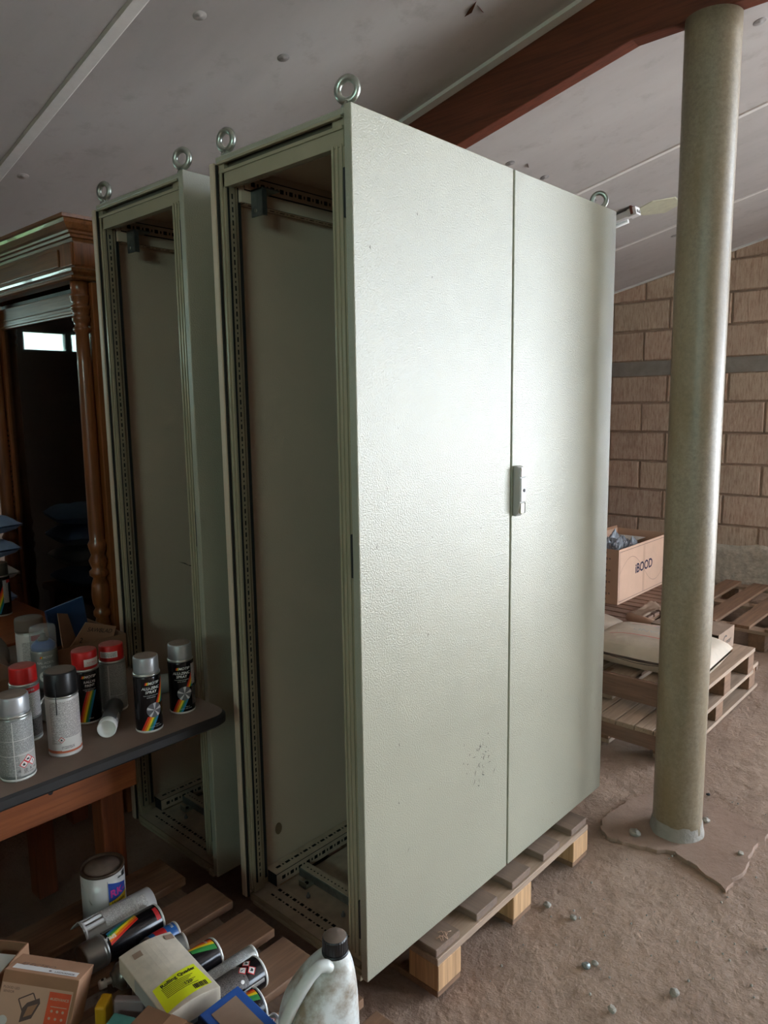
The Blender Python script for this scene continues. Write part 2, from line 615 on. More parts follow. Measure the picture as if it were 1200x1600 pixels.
M['lid_brown'] = plain('brown_tin_lid', sc(84, 66, 52), 0.5, 0.4, 0.2)
M['rb'] = [plain('stripe_red', sc(206, 42, 30), 0.3), plain('stripe_orange', sc(232, 120, 30), 0.3),
           plain('stripe_yellow', sc(240, 206, 40), 0.3), plain('stripe_green', sc(60, 140, 70), 0.3),
           plain('stripe_blue', sc(30, 120, 160), 0.3)]
M['wheel_a'] = plain('wheel_print_light', sc(206, 204, 204), 0.3)
M['wheel_b'] = plain('wheel_print_dark', sc(96, 94, 98), 0.3)
M['red_ink'] = plain('red_print', sc(204, 40, 44), 0.5)
M['orange_ink'] = plain('orange_print', sc(222, 84, 38), 0.55)
M['green_ink'] = plain('green_print', sc(140, 170, 70), 0.55)
M['band_orange'] = plain('rust_orange_band', sc(196, 104, 72), 0.4)
M['fp_grey'] = fineprint('fine_print_grey', sc(170, 170, 166), sc(92, 92, 90))
M['fp_dim'] = fineprint('fine_print_dim', sc(122, 124, 120), sc(176, 176, 170))
M['fp_white'] = fineprint('fine_print_white', sc(214, 208, 204), sc(118, 112, 110))
M['fp_black'] = fineprint('fine_print_black', sc(48, 42, 40), sc(120, 112, 106))
M['fp_yellow'] = fineprint('fine_print_yellow', sc(226, 232, 30), sc(60, 60, 20), 300, 0.5)
M['blue_box'] = plain('blue_carton', sc(48, 92, 168), 0.4, 0, 0.06)
M['navy_box'] = plain('dark_navy_carton', sc(18, 30, 62), 0.4, 0, 0.06)
M['teal'] = plain('teal_packet', sc(92, 158, 150), 0.4, 0, 0.2, 30)
M['ochre'] = plain('ochre_packet', sc(206, 158, 30), 0.4, 0, 0.06)
M['mauve'] = plain('grey_mauve_card', sc(140, 122, 122), 0.6, 0, 0.06)
M['blue_cloth'] = plain('pale_blue_sacking', sc(150, 176, 216), 0.6, 0, 0.15, 20, 0.3, 60, 0.003)
M['blue_sheet'] = plain('blue_card', sc(40, 66, 104), 0.5, 0, 0.06)
M['sack'] = plain('dusty_paper_sack', sc(192, 174, 154), 0.7, 0, 0.16, 9, 0.35, 30, 0.004)
M['sack_dk'] = plain('dusty_sack_side', sc(150, 130, 110), 0.75, 0, 0.1, 16, 0.4, 30, 0.005)
M['patch'] = plain('yellowed_glue_patch', sc(192, 190, 166), 0.7, 0, 0.1, 20)
M['wash'] = plain('grey_washer', sc(146, 142, 140), 0.6, 0.2, 0.3, 60)


def mat_jug():
    t = NT('dirty_white_plastic')
    v = t.coords((1, 1, 1), rand=False)
    n = t.noise(v, 16, 7, 0.65)
    c = t.mix(sc(214, 216, 212), sc(146, 124, 98), t.ramp(n, [(0.44, (0, 0, 0)), (0.62, (0.9, 0.9, 0.9))]))
    n2 = t.noise(v, 34, 6, 0.7)
    c = t.mix(c, sc(92, 74, 60), t.ramp(n2, [(0.60, (0, 0, 0)), (0.78, (0.6, 0.6, 0.6))]))
    t.bsdf.inputs['Subsurface Weight'].default_value = 0.15
    t.bsdf.inputs['Subsurface Radius'].default_value = (0.02, 0.02, 0.02)
    return t.set(Base_Color=c, Roughness=0.38)


M['jug'] = mat_jug()
M['jug_clean'] = plain('white_jug_handle', sc(206, 206, 200), .35, 0, .1, 25)

# ------------------------------------------------------------------ lettering
_tc = {}


def text_mesh(body, size, offset=0.0, shear=0.0, space=1.0):
    key = (body, size, offset, shear, space)
    if key in _tc:
        return _tc[key]
    cu = bpy.data.curves.new('lettering', 'FONT')
    cu.body = body
    cu.size = size
    cu.offset = offset * size
    cu.shear = shear
    cu.space_character = space
    cu.resolution_u = 3
    cu.align_x = 'CENTER'
    cu.align_y = 'CENTER'
    o = bpy.data.objects.new('lettering', cu)
    COL.objects.link(o)
    dg = bpy.context.evaluated_depsgraph_get()
    me = bpy.data.meshes.new_from_object(o.evaluated_get(dg))
    bpy.data.objects.remove(o)
    vs = [v.co.copy() for v in me.vertices]
    fs = [tuple(p.vertices) for p in me.polygons]
    bpy.data.meshes.remove(me)
    _tc[key] = (vs, fs)
    return _tc[key]


def wrapfn(r, a0=0.0, z0=0.0, eps=0.0004):
    """flat (x right, y up) onto a cylinder whose front looks along -Y"""
    def f(x, y):
        a = a0 + x / r
        return Vector(((r + eps) * math.sin(a), -(r + eps) * math.cos(a), z0 + y))
    return f


def flatfn(O, X, Y, eps=0.0006):
    O, X, Y = Vector(O), Vector(X).normalized(), Vector(Y).normalized()
    N = X.cross(Y)

    def f(x, y):
        return O + X * x + Y * y + N * eps
    return f


def add_text(b, fn, body, size, x=0, y=0, m=0, rot=0.0, **kw):
    vs, fs = text_mesh(body, size, **kw)
    ca, sa = math.cos(rot), math.sin(rot)
    b.raw([fn(x + p.x * ca - p.y * sa, y + p.x * sa + p.y * ca) for p in vs], fs, m)


def add_quad(b, fn, p, m=0, nx=6, ny=1):
    """bilinear subdivided quad: p = 4 (x,y) corners, ccw"""
    def at(u, v):
        x = (p[0][0] * (1 - u) + p[1][0] * u) * (1 - v) + (p[3][0] * (1 - u) + p[2][0] * u) * v
        y = (p[0][1] * (1 - u) + p[1][1] * u) * (1 - v) + (p[3][1] * (1 - u) + p[2][1] * u) * v
        return x, y
    for i in range(nx):
        for j in range(ny):
            c = [at(i / nx, j / ny), at((i + 1) / nx, j / ny), at((i + 1) / nx, (j + 1) / ny), at(i / nx, (j + 1) / ny)]
            b.face([fn(*q) for q in c], m, True, uv=c)


def add_rect(b, fn, x0, y0, x1, y1, m=0, nx=6):
    add_quad(b, fn, [(x0, y0), (x1, y0), (x1, y1), (x0, y1)], m, nx)


def add_disc(b, fn, x, y, r, m=0, seg=20):
    for k in range(seg):
        a, c = 2 * PI * k / seg, 2 * PI * (k + 1) / seg
        b.face([fn(x, y), fn(x + r * math.cos(a), y + r * math.sin(a)), fn(x + r * math.cos(c), y + r * math.sin(c))], m)


def add_hazard(b, fn, fn2, fn3, x, y, s, mw, mr, mk, sym='flame'):
    """white diamond with a red edge and a small black symbol"""
    add_quad(b, fn, [(x, y - s), (x + s, y), (x, y + s), (x - s, y)], mr, 4, 4)
    q = s * 0.78
    add_quad(b, fn2, [(x, y - q), (x + q, y), (x, y + q), (x - q, y)], mw, 4, 4)
    if sym == 'flame':
        pts = [(-.22, -.3), (.22, -.3), (.3, -.02), (.1, .12), (.06, .42), (-.12, .2), (-.3, .04)]
    elif sym == 'bang':
        pts = [(-.07, -.12), (.07, -.12), (.11, .4), (-.11, .4)]
    else:
        pts = [(-.45, -.2), (.4, -.25), (.2, .0), (.25, .3), (-.05, .12), (-.25, .25)]
    b.face([fn3(x + px * s, y + py * s) for px, py in pts], mk)
    if sym == 'bang':
        add_disc(b, fn3, x, y - s * 0.28, s * 0.09, mk, 8)

# ================================================================== STRUCTURE
XW, YB, XL, YF = 5.2, 3.4, -4.6, -7.2        # right, back, left, front wall planes
SL, Z0 = -0.22682, 2.9119                    # roof underside z = Z0 + SL*y
ANG = math.atan(SL)


def ceil_z(y):
    return Z0 + SL * y


# floor: uneven trodden surface, finer where it is seen
b = B()
NX, NY = 220, 150
fx0, fx1, fy0, fy1 = -0.6, 5.2, -2.2, 1.6
idx = {}
vs, fs = [], []
for j in range(NY + 1):
    for i in range(NX + 1):
        x = fx0 + (fx1 - fx0) * i / NX
        y = fy0 + (fy1 - fy0) * j / NY
        e = min(1, min(i, NX - i, j, NY - j) / 6.0)
        h = noise.fractal(Vector((x * 5, y * 5, 3.1)), 0.8, 2.1, 5) * 0.006 + noise.noise(Vector((x * 26, y * 26, 9))) * 0.0022
        vs.append((x, y, (h - 0.006) * e))
for j in range(NY):
    for i in range(NX):
        a = j * (NX + 1) + i
        fs.append((a, a + 1, a + NX + 2, a + NX + 1))
b.raw(vs, fs, 0, True)
for (x0, x1, y0, y1) in ((XL, fx0, YF, YB), (fx1, XW + .3, YF, YB), (fx0, fx1, YF, fy0), (fx0, fx1, fy1, YB)):
    b.face([(x0, y0, 0), (x1, y0, 0), (x1, y1, 0), (x0, y1, 0)])
floor = b.build('floor', M['floor'])
tag(floor, kind='structure')

# slab cast around the column foot: broken outline, slightly proud of the floor
out = [(1.135, -0.47), (1.21, -0.355), (1.225, -0.27), (1.18, -0.15), (1.165, -0.06), (1.23, 0.0), (1.36, -0.005),
       (1.5, -0.03), (1.62, -0.13), (1.64, -0.27), (1.60, -0.40), (1.56, -0.49), (1.40, -0.475), (1.27, -0.482)]
pts = []
for i in range(len(out)):
    p, q = Vector(out[i]), Vector(out[(i + 1) % len(out)])
    for k in range(5):
        r = p.lerp(q, k / 5)
        w = 0.009
        pts.append((r.x + random.uniform(-w, w), r.y + random.uniform(-w, w)))
b = B()
n = len(pts)
cx, cy = 1.39, -0.25
rings = []
for s, z in ((1.0, -0.01), (0.998, 0.005), (0.992, 0.0075)):
    rings.append([Vector((cx + (x - cx) * s, cy + (y - cy) * s, z)) for x, y in pts])
b.loft(rings, 0, False, cap0=False)
b.build('slab', M['slab'], floor)

# outside yard seen by the doorway light
b = B()
b.face([(XW + .3, -30, -0.06), (40, -30, -0.06), (40, 25, -0.06), (XW + .3, 25, -0.06)])
tag(b.build('ground_outside', M['ground']), kind='structure')
b = B()
b.face([(-40, -30, -0.06), (XL - .2, -30, -0.06), (XL - .2, 25, -0.06), (-40, 25, -0.06)], 1); b.face([(XL - .2, -30, -0.06), (XW + .3, -30, -0.06), (XW + .3, YF - .2, -0.06), (XL - .2, YF - .2, -0.06)]); b.face([(XL - .2, YB + .2, -0.06), (XW + .3, YB + .2, -0.06), (XW + .3, 25, -0.06), (XL - .2, 25, -0.06)], 1)  # second material: unseen dark ground, added to dim the upward light
tag(b.build('ground_outside', [M['ground'], M['dim_ground']]), kind='structure')

# right wall: mortar bed with the big doorway, ribbed blocks, cement band and render
b = B()


def wall_poly_x(b, x0, x1, y0, y1, z0, zt0=None, zt1=None, m=0):
    """wall slab between x0,x1 with a top that follows the roof"""
    za = ceil_z(y0) + 0.05 if zt0 is None else zt0
    zb = ceil_z(y1) + 0.05 if zt1 is None else zt1
    b.prism([(y0, z0), (y1, z0), (y1, zb), (y0, za)], x0, x1, lambda u, v, w: Vector((w, u, v)), m)


MX = XW + 0.014
wall_poly_x(b, MX, MX + .2, DOOR_Y1, YB + .2, -0.05)
wall_poly_x(b, MX, MX + .2, DOOR_Y0, DOOR_Y1, DOOR_Z1, 3.0, 3.0)  # wall stops below the roof, leaving the added high opening
wall_poly_x(b, MX, MX + .2, YF, DOOR_Y0, -0.05)
wall_right = b.build('wall_right', M['mortar'])
tag(wall_right, kind='structure')


def clip_top(poly, off=-0.012):
    """clip a (y,z) polygon to below the roof"""
    res = []
    for i in range(len(poly)):
        p, q = poly[i], poly[(i + 1) % len(poly)]
        dp, dq = ceil_z(p[0]) + off - p[1], ceil_z(q[0]) + off - q[1]
        if dp >= 0:
            res.append(p)
        if dp * dq < 0:
            t = dp / (dp - dq)
            res.append((p[0] + (q[0] - p[0]) * t, p[1] + (q[1] - p[1]) * t))
    return res


rows = [(0.03, 0.258, 0), (0.272, 0.506, 1), (0.522, 0.758, 0), (0.774, 1.008, 1), (1.024, 1.262, 0), (1.278, 1.515, 1),
        (1.531, 1.75, 0), (1.886, 2.128, 1), (2.144, 2.38, 0), (2.396, 2.632, 1), (2.648, 2.884, 0), (2.90, 3.13, 1), (3.146, 3.38, 0)]
_bm = {}
for z0, z1, par in rows:
    y = -2.41 if par else -2.625
    while y < YB:
        ya, yb = max(y + 0.007, DOOR_Y1), min(y + 0.493, YB - 0.01)
        y += 0.5
        if yb - ya < 0.05:
            continue
        poly = clip_top([(ya, z0), (yb, z0), (yb, z1), (ya, z1)])
        if len(poly) < 3:
            continue
        cyy = (ya + yb) / 2
        if max(p[1] for p in poly) - z0 < 0.03:
            continue
        full = len(poly) == 4 and abs(poly[2][1] - z1) < 1e-6 and abs(yb - ya - 0.486) < 1e-6
        key = (round(z1 - z0, 4), random.randint(0, 2)) if full else None
        if key in _bm and full:
            me = _bm[key]
        else:
            bb = B()
            P = [Vector((p[0] - cyy, p[1] - z0)) for p in poly]
            c = sum(P, Vector((0, 0))) / len(P)
            ins = []
            for p in P:
                d = c - p
                ins.append(p + Vector((math.copysign(0.007, d.x), math.copysign(0.006, d.y))) + Vector((random.uniform(-.002, .002), random.uniform(-.002, .002))))
            nn = len(P)
            back = [Vector((0.03, p.x, p.y)) for p in P]
            mid = [Vector((0.005, p.x, p.y)) for p in P]
            fr = [Vector((-0.004, p.x, p.y)) for p in ins]
            bb.loft([back, mid, fr], 0, False)
            me = bb.mesh('block', M['block'])
            if full:
                _bm[key] = me
        o = link('block', me, wall_right, (XW + random.uniform(-.002, .002), cyy, z0))

b = B()
vs, fs = [], []
NYB = 90
prof = []
for i in range(NYB + 1):
    y = DOOR_Y1 + (YB - DOOR_Y1) * i / NYB
    zb = 1.757 + noise.noise(Vector((y * 9, 1, 0))) * 0.005
    zt = 1.878 + noise.noise(Vector((y * 9, 7, 0))) * 0.005
    xx = XW + 0.004 + noise.noise(Vector((y * 6, 3, 0))) * 0.003
    prof.append([Vector((XW + .03, y, zb)), Vector((xx, y, zb)), Vector((xx, y, zt)), Vector((XW + .03, y, zt))])
b.loft(prof, 0, False)
b.build('cement_band', M['band'], wall_right)
b = B()
prof = []
NYB = 140
for i in range(NYB + 1):
    y = DOOR_Y1 + (YB - DOOR_Y1) * i / NYB
    zt = 0.36 + noise.fractal(Vector((y * 3, 2, 0)), 0.9, 2.2, 4) * 0.035
    ring = []
    for k in range(7):
        z = -0.02 + (zt + 0.02) * k / 6
        xx = XW - 0.017 + noise.fractal(Vector((y * 7, z * 7, 5)), 0.9, 2.0, 4) * 0.006 + (0.012 if k == 6 else 0)
        ring.append(Vector((xx, y, z)))
    ring += [Vector((XW + .03, y, zt)), Vector((XW + .03, y, -0.02))]
    prof.append(ring)
b.loft(prof, 0, True)
b.build('cement_render', M['render'], wall_right)

# back wall (low eave) with strip windows, left wall with strip window, front wall with an added light opening
WB = [(-0.699 - .287 * k, -0.430 - .287 * k) for k in range(12, -1, -1)] + [(-0.389, -0.13)]
ZW0, ZW1 = 1.878, 2.004
b = B()
b.box(XL - .2, YB, -0.05, XW + .2, YB + .06, ZW0)
b.box(XL - .2, YB, ZW1, XW + .2, YB + .06, 2.22)
edges = [XL - .2] + [v for w in WB for v in w] + [XW + .2]
for k in range(0, len(edges), 2):
    b.box(edges[k], YB, ZW0, edges[k + 1], YB + .06, ZW1)
tag(b.build('wall_back', M['wall']), kind='structure')
wn_ = 0
for (xa, xb) in WB:
    wn_ += 1
    b = B()
    t = 0.012
    b.box(xa, YB + .01, ZW0, xb, YB + .04, ZW0 + t); b.box(xa, YB + .01, ZW1 - t, xb, YB + .04, ZW1)
    b.box(xa, YB + .01, ZW0 + t, xa + t, YB + .04, ZW1 - t); b.box(xb - t, YB + .01, ZW0 + t, xb, YB + .04, ZW1 - t)
    w = tag(b.build('window_%d' % wn_, M['zinc_dull']), kind='structure')
    b = B(); b.box(xa + t, YB + .02, ZW0 + t, xb - t, YB + .023, ZW1 - t)
    b.build('pane', M['pane'], w)
b = B()
LW = (-4.6, -1.4, 1.95, 2.68)
wall_poly_x(b, XL - .2, XL, YF, LW[0], -0.05)
wall_poly_x(b, XL - .2, XL, LW[1], YB + .2, -0.05)
wall_poly_x(b, XL - .2, XL, LW[0], LW[1], -0.05, LW[2], LW[2])
wall_poly_x(b, XL - .2, XL, LW[0], LW[1], LW[3])
tag(b.build('wall_left', M['wall']), kind='structure')
for k in range(4):
    wn_ += 1
    ya = LW[0] + k * .8; yb = ya + .8; t = 0.03
    b = B()
    b.box(XL - .13, ya, LW[2], XL - .07, yb, LW[2] + t); b.box(XL - .13, ya, LW[3] - t, XL - .07, yb, LW[3])
    b.box(XL - .13, ya, LW[2] + t, XL - .07, ya + t, LW[3] - t); b.box(XL - .13, yb - t, LW[2] + t, XL - .07, yb, LW[3] - t)
    w = tag(b.build('window_%d' % wn_, M['zinc_dull']), kind='structure')
    b = B(); b.box(XL - .105, ya + t, LW[2] + t, XL - .1, yb - t, LW[3] - t)
    b.build('pane', M['pane'], w)
b = B()
b.box(XL - .2, YF - .2, -0.05, 3.3, YF, 4.7); b.box(4.95, YF - .2, -0.05, XW + .22, YF, 4.7); b.box(3.3, YF - .2, 3.2, 4.95, YF, 4.7)
tag(b.build('wall_front', M['wall']), kind='structure')

# sloping ceiling: boards 1.2 m wide, white joint strips
CE = bpy.data.objects.new('ceiling', None)
b = B()
b.box(XL - .3, -7.8, 0.02, XW + .5, 3.56, 0.08)
ceiling = b.build('ceiling', M['wall'], None, (0, 0, Z0), (ANG, 0, 0))
bpy.data.objects.remove(CE)
tag(ceiling, kind='structure')
seams = [XL - .1, -3.62, -2.38, -1.14, 0.10, 1.33, 2.80, 4.035, XW + .25]
for k in range(len(seams) - 1):
    b = B()
    b.box(seams[k] + .004, -7.7, 0, seams[k + 1] - .004, 3.52, 0.019)
    b.build('ceiling_panel', M['ceiling'], ceiling)
for k, s in enumerate(seams[1:-1]):
    b = B()
    w = 0.026 if s == 0.10 else (0.02 if s != 1.33 else 0)
    if w:
        b.prism([(s - w, 0.0), (s - w * .7, -0.006), (s + w * .7, -0.006), (s + w, 0.0)], -7.7, 3.52, lambda u, v, q: Vector((u, q, v)))
    else:
        b.box(1.288, -7.7, -0.014, 1.328, 3.52, 0)
    b.build('joint_strip', M['strip'], ceiling)
b = B()
b.box(XW - .035, -2.2, -0.012, XW + .01, 3.48, 0)
b.build('edge_strip', M['strip'], ceiling)


def on_ceiling(x, y):
    """world point -> local on the tilted ceiling"""
    return (x, y / math.cos(ANG), 0)


for (x, y, r, mt) in ((0.279, 0.902, 0.021, 'ceiling'), (0.624, 0.923, 0.021, 'wash'), (0.185, 2.008, 0.022, 'ceiling'), (2.056, -0.159, 0.024, 'wash'),
                      (2.09, 0.963, 0.024, 'wash'), (2.413, 0.96, 0.024, 'wash'), (4.25, 0.99, .026, 'wash'), (3.0, 0.98, .02, 'wash'), (2.75, 1.02, .022, 'wash')):
    b = B()
    b.lathe([(r, 0), (r, -0.0012), (r * .9, -0.002), (0.006, -0.001), (0.004, -0.003), (0.001, -0.003)], 20, cap0=False)
    b.build('screw_washer', M[mt], ceiling, on_ceiling(x, y))
# yellowed glue patch by the lamp, torn flakes
b = B()
ps = [(3.40, 0.80), (3.50, 0.70), (3.66, 0.72), (3.70, 0.84), (3.58, 0.93), (3.44, 0.96)]
b.loft([[Vector((x, y / math.cos(ANG), 0)) for x, y in ps], [Vector((3.54 + (x - 3.54) * .96, (0.83 + (y - .83) * .96) / math.cos(ANG), -0.004)) for x, y in ps]], 0, False)
b.build('glue_patch', M['patch'], ceiling)
b = B()
for (x, y, a, l) in ((1.72, 0.36, .4, .05), (1.0, 0.42, 1.2, .07), (1.03, .40, .2, .05), (3.25, .5, .3, .06), (3.75, .75, .5, .06), (3.5, 1.1, .4, .05), (2.95, .45, .2, .04), (2.2, .93, .5, .05)):
    c = math.cos(ANG)
    d = Vector((math.cos(a), math.sin(a), 0)) * l * .55
    n = Vector((-d.y, d.x, 0)) * 0.08
    p = Vector((x, y / c, -0.001))
    b.face([p - d, p + n, p + d, p - n + Vector((0, 0, -.012))])
tag(b.build('torn_flake', M['rafter'], ceiling), kind='stuff')

# stained timber rafter, cut level where it bears on the column
b = B()
drop = 0.203
yb_, ya_ = 3.38, -6.8
bot = lambda y: Z0 - drop + SL * y
poly = [(ya_, ceil_z(ya_) - .004), (ya_, bot(ya_)), (-0.72, bot(-0.72)), (-0.40, 2.704), (0.015, 2.704), (yb_, bot(yb_)), (yb_, ceil_z(yb_) - .004)]
b.prism(poly, 1.332, 1.398, lambda u, v, w: Vector((w, u, v)))
tag(b.build('trim_1', M['rafter'], bevel=0.004), kind='structure')

# round concrete column
b = B()
seg = 48
prof = []
R = 0.083
for k in range(41):
    z = 2.70 * k / 40
    ring = []
    for i in range(seg):
        a = 2 * PI * i / seg
        r = R + noise.noise(Vector((math.cos(a) * 2, math.sin(a) * 2, z * 2.5))) * 0.0012
        if z < 0.03: r += 0.004
        ring.append(Vector((1.371 + r * math.cos(a), -0.231 + r * math.sin(a), z)))
    prof.append(ring)
b.loft(prof, 0, True)
column = b.build('column', M['column'])
tag(column, 'round stained concrete column standing on the dusty floor', 'column')
b = B()
pr_ = []
for z, r in ((0.002, 0.092), (0.012, 0.091), (0.03, 0.087), (0.05, 0.085), (0.058, 0.083)):
    pr_.append([Vector((1.371 + (r + noise.noise(Vector((i * .5, z * 30, 2))) * .004) * math.cos(2 * PI * i / 40), -0.231 + (r + noise.noise(Vector((i * .5, z * 30, 2))) * .004) * math.sin(2 * PI * i / 40), z + noise.noise(Vector((i * .4, 3, z))) * .01)) for i in range(40)])
b.loft(pr_, 0, True, False, False)
b.build('mortar_collar', M['band'], column)

# fluorescent fitting fixed to the ceiling behind the big cabinet
t = thing('ceiling_lamp', 'white fluorescent batten lamp under the sloping ceiling', 'lamp', (3.37, 0.88, ceil_z(0.88)), (ANG, 0, 0))
b = B()
b.box(-0.03, 0.05, -0.05, 0.03, 1.25, -0.012)
b.build('housing', M['white_fx'], t, bevel=0.004)
b = B()
b.box(-0.033, 0.0, -0.056, 0.033, 0.055, -0.008)
b.box(-0.02, -0.006, -0.045, -0.006, 0.002, -0.028, 1); b.box(0.006, -0.006, -0.045, 0.02, 0.002, -0.028, 1)
b.build('end_cap', [M['white_fx'], M['label_grey']], t, bevel=0.003)
b = B()
b.tube([(0, 0.07, -0.068), (0, 1.22, -0.068)], 0.012, 12)
b.build('tube', M['white_pl'], t)
b = B()
b.box(-0.05, 0.02, -0.006, 0.05, 0.03, -0.001); b.box(-0.046, 0.018, -0.05, -0.038, 0.032, -0.001)
b.build('bracket', M['rafter'], t)


# ================================================================== CABINETS
CW, CD, CH = 1.23, 0.497, 2.0


def slots(b, fn, L, w, pitch=0.025, start=0.02, big=0.0125, small=0.005, row=0.5, hh=0.006):
    """perforated sheet strip: long slots and round-ish holes alternate; fn(s, t) -> point, s along, t across"""
    s = 0.0
    cuts = []
    k = 0
    p = start
    while p + big < L - 0.01:
        if k % 2 == 0:
            cuts.append((p, p + big, hh))
            p += big + 0.007
        else:
            cuts.append((p, p + small, hh * 0.75))
            p += small + 0.007
        k += 1
    last = 0.0
    c = w * row
    for a, e, h in cuts:
        b.face([fn(last, 0), fn(a, 0), fn(a, w), fn(last, w)])
        b.face([fn(a, 0), fn(e, 0), fn(e, c - h / 2), fn(a, c - h / 2)])
        b.face([fn(a, c + h / 2), fn(e, c + h / 2), fn(e, w), fn(a, w)])
        last = e
    b.face([fn(last, 0), fn(L, 0), fn(L, w), fn(last, w)])


def make_cabinet(label, loc):
    t = thing('enclosure_cabinet', label, 'cabinet', loc, (0, 0, 0), 'steel switchgear cabinets')
    # two doors with folded edges
    for x0, x1, sd in ((0.0, 0.611, 0), (0.619, CW, 1)):
        b = B()
        b.box(x0, 0.0, 0.0, x1, 0.021, 2.0)
        d = b.build('door', M['paint'], t, bevel=0.0025)
        b = B()
        b.box(x0 + .012, 0.021, 0.012, x1 - .012, 0.026, 1.988)
        b.build('gasket', M['gasket'], d)
    b = B(); b.box(0.603, 0.022, 0.03, 0.63, 0.03, 1.965)
    b.build('centre_strip', M['paint_frame'], t)
    # swivel handle on the right-hand door
    hx = 0.641
    h = B()
    prof = [(0, 1.072), (0.008, 1.068), (0.017, 1.078), (0.023, 1.10), (0.024, 1.16), (0.020, 1.205), (0.012, 1.212), (0, 1.212)]
    h.prism(prof, hx - .016, hx + .014, lambda u, v, w: Vector((w, -u, v)))
    hb = h.build('handle', M['label_grey'], t, bevel=0.003)
    h = B()
    h.box(hx - .013, -0.0255, 1.182, hx + .012, -0.0195, 1.208)
    h.build('lever_plate', M['chrome'], hb, bevel=0.002)
    h = B()
    h.box(hx - .013, -0.0262, 1.112, hx + .012, -0.021, 1.178)
    h.build('lever', M['white_fx'], hb, bevel=0.002)
    h = B()
    h.lathe([(0.0055, 0), (0.0055, 0.0015)], 14, Matrix.Translation((hx + .001, -0.0262, 1.143)) @ Matrix.Rotation(PI / 2, 4, 'X'))
    h.box(hx - .003, -0.0285, 1.142, hx + .005, -0.0272, 1.1445)
    h.build('key_cylinder', M['ink'], hb)
    h = B()
    h.box(hx - .013, -0.0245, 1.078, hx + .008, -0.019, 1.108); h.box(hx + .0085, -0.0245, 1.078, hx + .0125, -0.019, 1.108, 1)
    h.build('grip', [M['paint_frame'], M['gasket']], hb, bevel=0.0015)

    # frame posts with ribs; rear left one shows its punched rows
    def post(y0, y1, x0, x1, flip):
        b = B()
        b.box(x0, y0, 0.03, x1, y1, 1.985)
        return b
    b = post(0.034, 0.070, 0.014, 0.055, 1)
    for yy, dx in ((0.038, -.005), (0.052, -.004), (0.064, -.005)):
        b.box(0.014 + dx, yy, 0.045, 0.016, yy + .006, 1.93)
    b.build('frame_post', M['paint_frame'], t, bevel=0.0015)
    b = B(); b.box(1.175, 0.034, 0.03, 1.216, 0.07, 1.985); b.build('frame_post', M['paint_frame'], t)
    b = B(); b.box(1.175, 0.43, 0.03, 1.216, 0.475, 1.985); b.build('frame_post', M['paint_frame'], t)
    # rear left post: outer rib, two faces with punched holes (front face and inner return)
    b = B()
    b.box(0.012, 0.452, 0.02, 0.05, 0.474, 1.985)
    b.box(0.007, 0.458, 0.03, 0.012, 0.464, 1.96)
    rp = b.build('frame_post', M['paint_frame'], t, bevel=0.001)
    b = B()
    slots(b, lambda s, q: Vector((0.014 + q * 0.9, 0.437 + q * .2, 0.05 + s)), 1.88, 0.022)
    slots(b, lambda s, q: Vector((0.040 + q * 0.9, 0.4465 + q * .2, 0.05 + s)), 1.88, 0.022)
    b.face([(0.0338, 0.4414, 0.05), (0.04, 0.4465, 0.05), (0.04, 0.4465, 1.93), (0.0338, 0.4414, 1.93)])
    tag(b.build('punched_strip', M['paint_frame'], rp, fix=False), kind='stuff')
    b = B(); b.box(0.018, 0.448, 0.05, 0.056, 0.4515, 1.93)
    b.build('strip_shade', M['hole_shade'], rp)  # dark sheet behind the holes in place of real shade

    # back panel (its left edge stands proud) and right side panel
    b = B(); b.box(0.0, 0.478, 0.0, CW, 0.497, 1.985)
    b.build('back_panel', M['paint_in'], t, bevel=0.002)
    b = B(); b.box(0.0045, 0.4735, 0.0, 0.010, 0.479, 1.98)
    b.build('panel_gasket', M['gasket'], t)
    b = B(); b.box(1.214, 0.03, 0.0, 1.228, 0.476, 1.985)
    b.build('side_panel', M['paint'], t)

    # roof: plate, outer edge channel, left top rail
    b = B(); b.box(0.004, 0.024, 1.984, CW - .004, 0.476, 1.997)
    b.build('roof_plate', M['paint'], t, bevel=0.003)
    b = B()
    b.box(0.012, 0.034, 1.925, 0.03, 0.470, 1.965)
    b.box(0.008, 0.034, 1.958, 0.014, 0.470, 1.966)
    b.box(0.004, 0.034, 1.979, 0.012, 0.470, 1.985)
    tr = b.build('top_rail', M['paint_frame'], t, bevel=0.0012)
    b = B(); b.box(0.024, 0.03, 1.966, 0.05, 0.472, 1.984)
    b.build('channel_shade_strip', M['olive_dark'], tr)  # solid strip coloured dark for the shade in the roof channel
    # inner face of the left top rail: punched, seen from below
    b = B()
    slots(b, lambda s, q: Vector((0.03 + q * 1.0, 0.07 + s, 1.925 + q * 0.35)), 0.36, 0.03, hh=.009)
    tag(b.build('punched_strip', M['paint_in'], tr, fix=False), kind='stuff')
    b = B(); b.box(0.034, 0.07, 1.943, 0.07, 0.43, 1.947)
    b.build('strip_shade', M['hole_shade'], tr)
    # rear top rail along the cabinet
    b = B()
    b.box(0.05, 0.437, 1.895, 1.18, 0.478, 1.98)
    rr = b.build('rear_rail', M['paint_in'], t)
    b = B()
    slots(b, lambda s, q: Vector((0.06 + s, 0.4345, 1.927 + q)), 1.1, 0.03, hh=.011, big=.0125)
    slots(b, lambda s, q: Vector((0.06 + s, 0.4345 + q, 1.893)), 1.1, 0.03, hh=.006, big=.016)
    tag(b.build('punched_strip', M['paint_in'], rr, fix=False), kind='stuff')
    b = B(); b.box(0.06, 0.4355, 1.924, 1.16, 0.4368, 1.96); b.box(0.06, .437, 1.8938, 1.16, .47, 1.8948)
    b.build('strip_shade', M['hole_shade'], rr)
